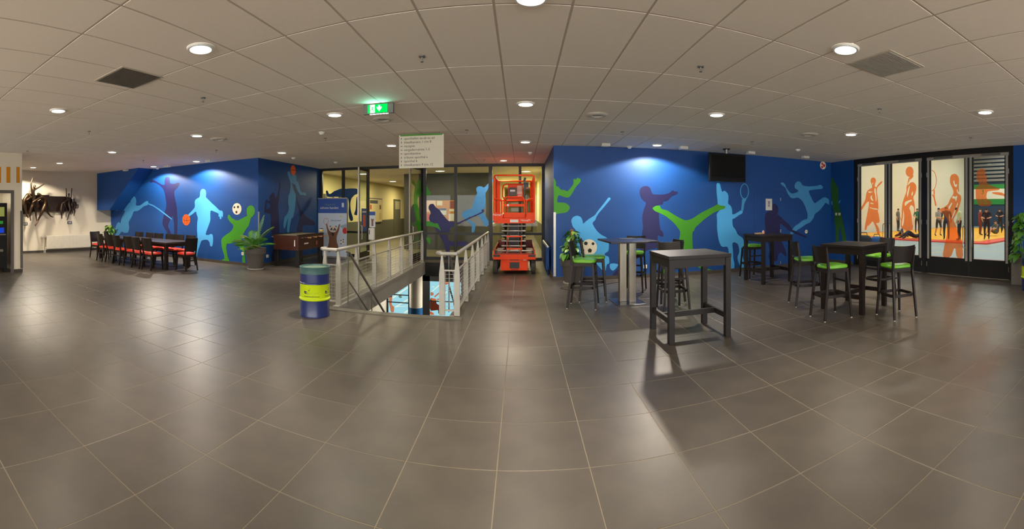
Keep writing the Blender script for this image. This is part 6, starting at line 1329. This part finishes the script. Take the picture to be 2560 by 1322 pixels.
def diffuser(x, y, r, label, s=0.585):
    o = thing('air_diffuser', label, 'vent', (x, y, ZC), 0, 'round ceiling air vents')
    mb = MB(); mb.lathe([(r * 0.55, -0.004), (r * 0.6, -0.03), (r * 0.75, -0.034), (r, -0.02), (r * 1.08, -0.0005)], 32); mb.build('outer_ring', mat('diffuser_white', (196, 190, 178), rough=0.5), o, smooth=True)
    mb = MB(); mb.lathe([(0.001, -0.01), (r * 0.3, -0.012), (r * 0.42, -0.004)], 24); mb.build('inner_cone', mat('diffuser_grey', (150, 144, 132), rough=0.5), o, smooth=True)
    mb = MB(); mb.lathe([(0.001, -0.002), (r * 0.58, -0.003)], 24); mb.build('dark_throat', M_base, o)
for (x, y, lb) in ((-2.26, 6.55, 'round air vent behind the exit sign'), (1.21, 6.5, 'round air vent over the aisle by the pedestal table'), (-5.92, 6.62, 'round air vent over the dining side'), (5.35, 6.4, 'round air vent over the brown bar table side')): diffuser(x, y, 0.17, lb)
def square_vent(x, y, label, c):
    o = thing('square_vent', label, 'vent', (x, y, ZC), 0, 'square ceiling vents')
    mb = MB(); mb.box(-0.29, 0.29, -0.29, 0.29, -0.006, -0.0005); mb.build('frame', mat('vent_frame', (196, 188, 172), rough=0.6), o)
    mt_ = mat('vent_grille_%d' % c[0], c, rough=0.6)
    mb = MB(); mb.box(-0.265, 0.265, -0.265, 0.265, -0.008, -0.006); mb.build('backing', mt_, o)
    for k in range(22): yy = -0.26 + k * 0.024; mb = MB(); mb.box(-0.262, 0.262, yy, yy + 0.012, -0.012, -0.008); mb.build('slat', mt_, o)
square_vent(-3.89, 2.8, 'dark square ceiling vent on the dining side', (92, 86, 74)); square_vent(3.35, 2.76, 'grey square ceiling vent beside the bright downlight', (164, 160, 150))
def white_box(x, y, z0, label, rnd=False):
    if rnd:
        o = thing('smoke_detector', label, 'detector', (x, y, ZC), 0, 'smoke detectors'); mb = MB(); mb.lathe([(0.001, -0.055), (0.035, -0.055), (0.045, -0.04), (0.055, -0.03), (0.06, -0.0005)], 20); mb.build('cap', M_wht, o, smooth=True)
        mb = MB(); mb.lathe([(0.056, -0.028), (0.064, -0.02), (0.064, -0.0005)], 20); mb.build('mounting_ring', M_wht, o, smooth=True)
    else:
        o = thing('wall_speaker', label, 'speaker', (x, y, ZC), 0, 'small white ceiling boxes'); mb = MB(); mb.box(-0.1, 0.1, -0.07, 0.07, -0.07, -0.0005); mb.build('housing', M_wht, o, bevel=0.012)
        mb = MB(); mb.box(-0.08, 0.08, -0.073, -0.07, -0.06, -0.012); mb.build('front_grille', mat('grille_white', (206, 202, 194), rough=0.7), o)
for (x, y, lb, rd) in ((1.94, 9.34, 'small white box under the ceiling above the batsman, nearest the lift', 0), (2.58, 9.62, 'white dome detector between two white boxes on the blue wall ceiling', 1), (3.81, 9.21, 'small white box under the ceiling above the bowler', 0), (5.72, 9.23, 'small white box under the ceiling right of the television', 0), (7.46, 9.1, 'small white box under the ceiling above the jumper', 0),
                      (-12.69, 9.0, 'small white box at the sloping bulkhead', 0), (-10.7, 9.34, 'small white box above the archer', 0), (-11.56, 9.62, 'white dome detector above the archer', 1), (-8.68, 9.27, 'small white box above the dribbler', 0), (6.48, 8.2, 'flat white dome detector in front of the painted jumper', 1), (-6.3, 10.3, 'white dome detector above the painted dunker', 1), (-5.7, 11.9, 'white dome detector nearer the glass partition', 1), (0.25, 11.0, 'white dome detector near the lift platform', 1), (-3.75, 7.2, 'flat dome detector near the direction sign', 1)): white_box(x, y, 0, lb, rd)
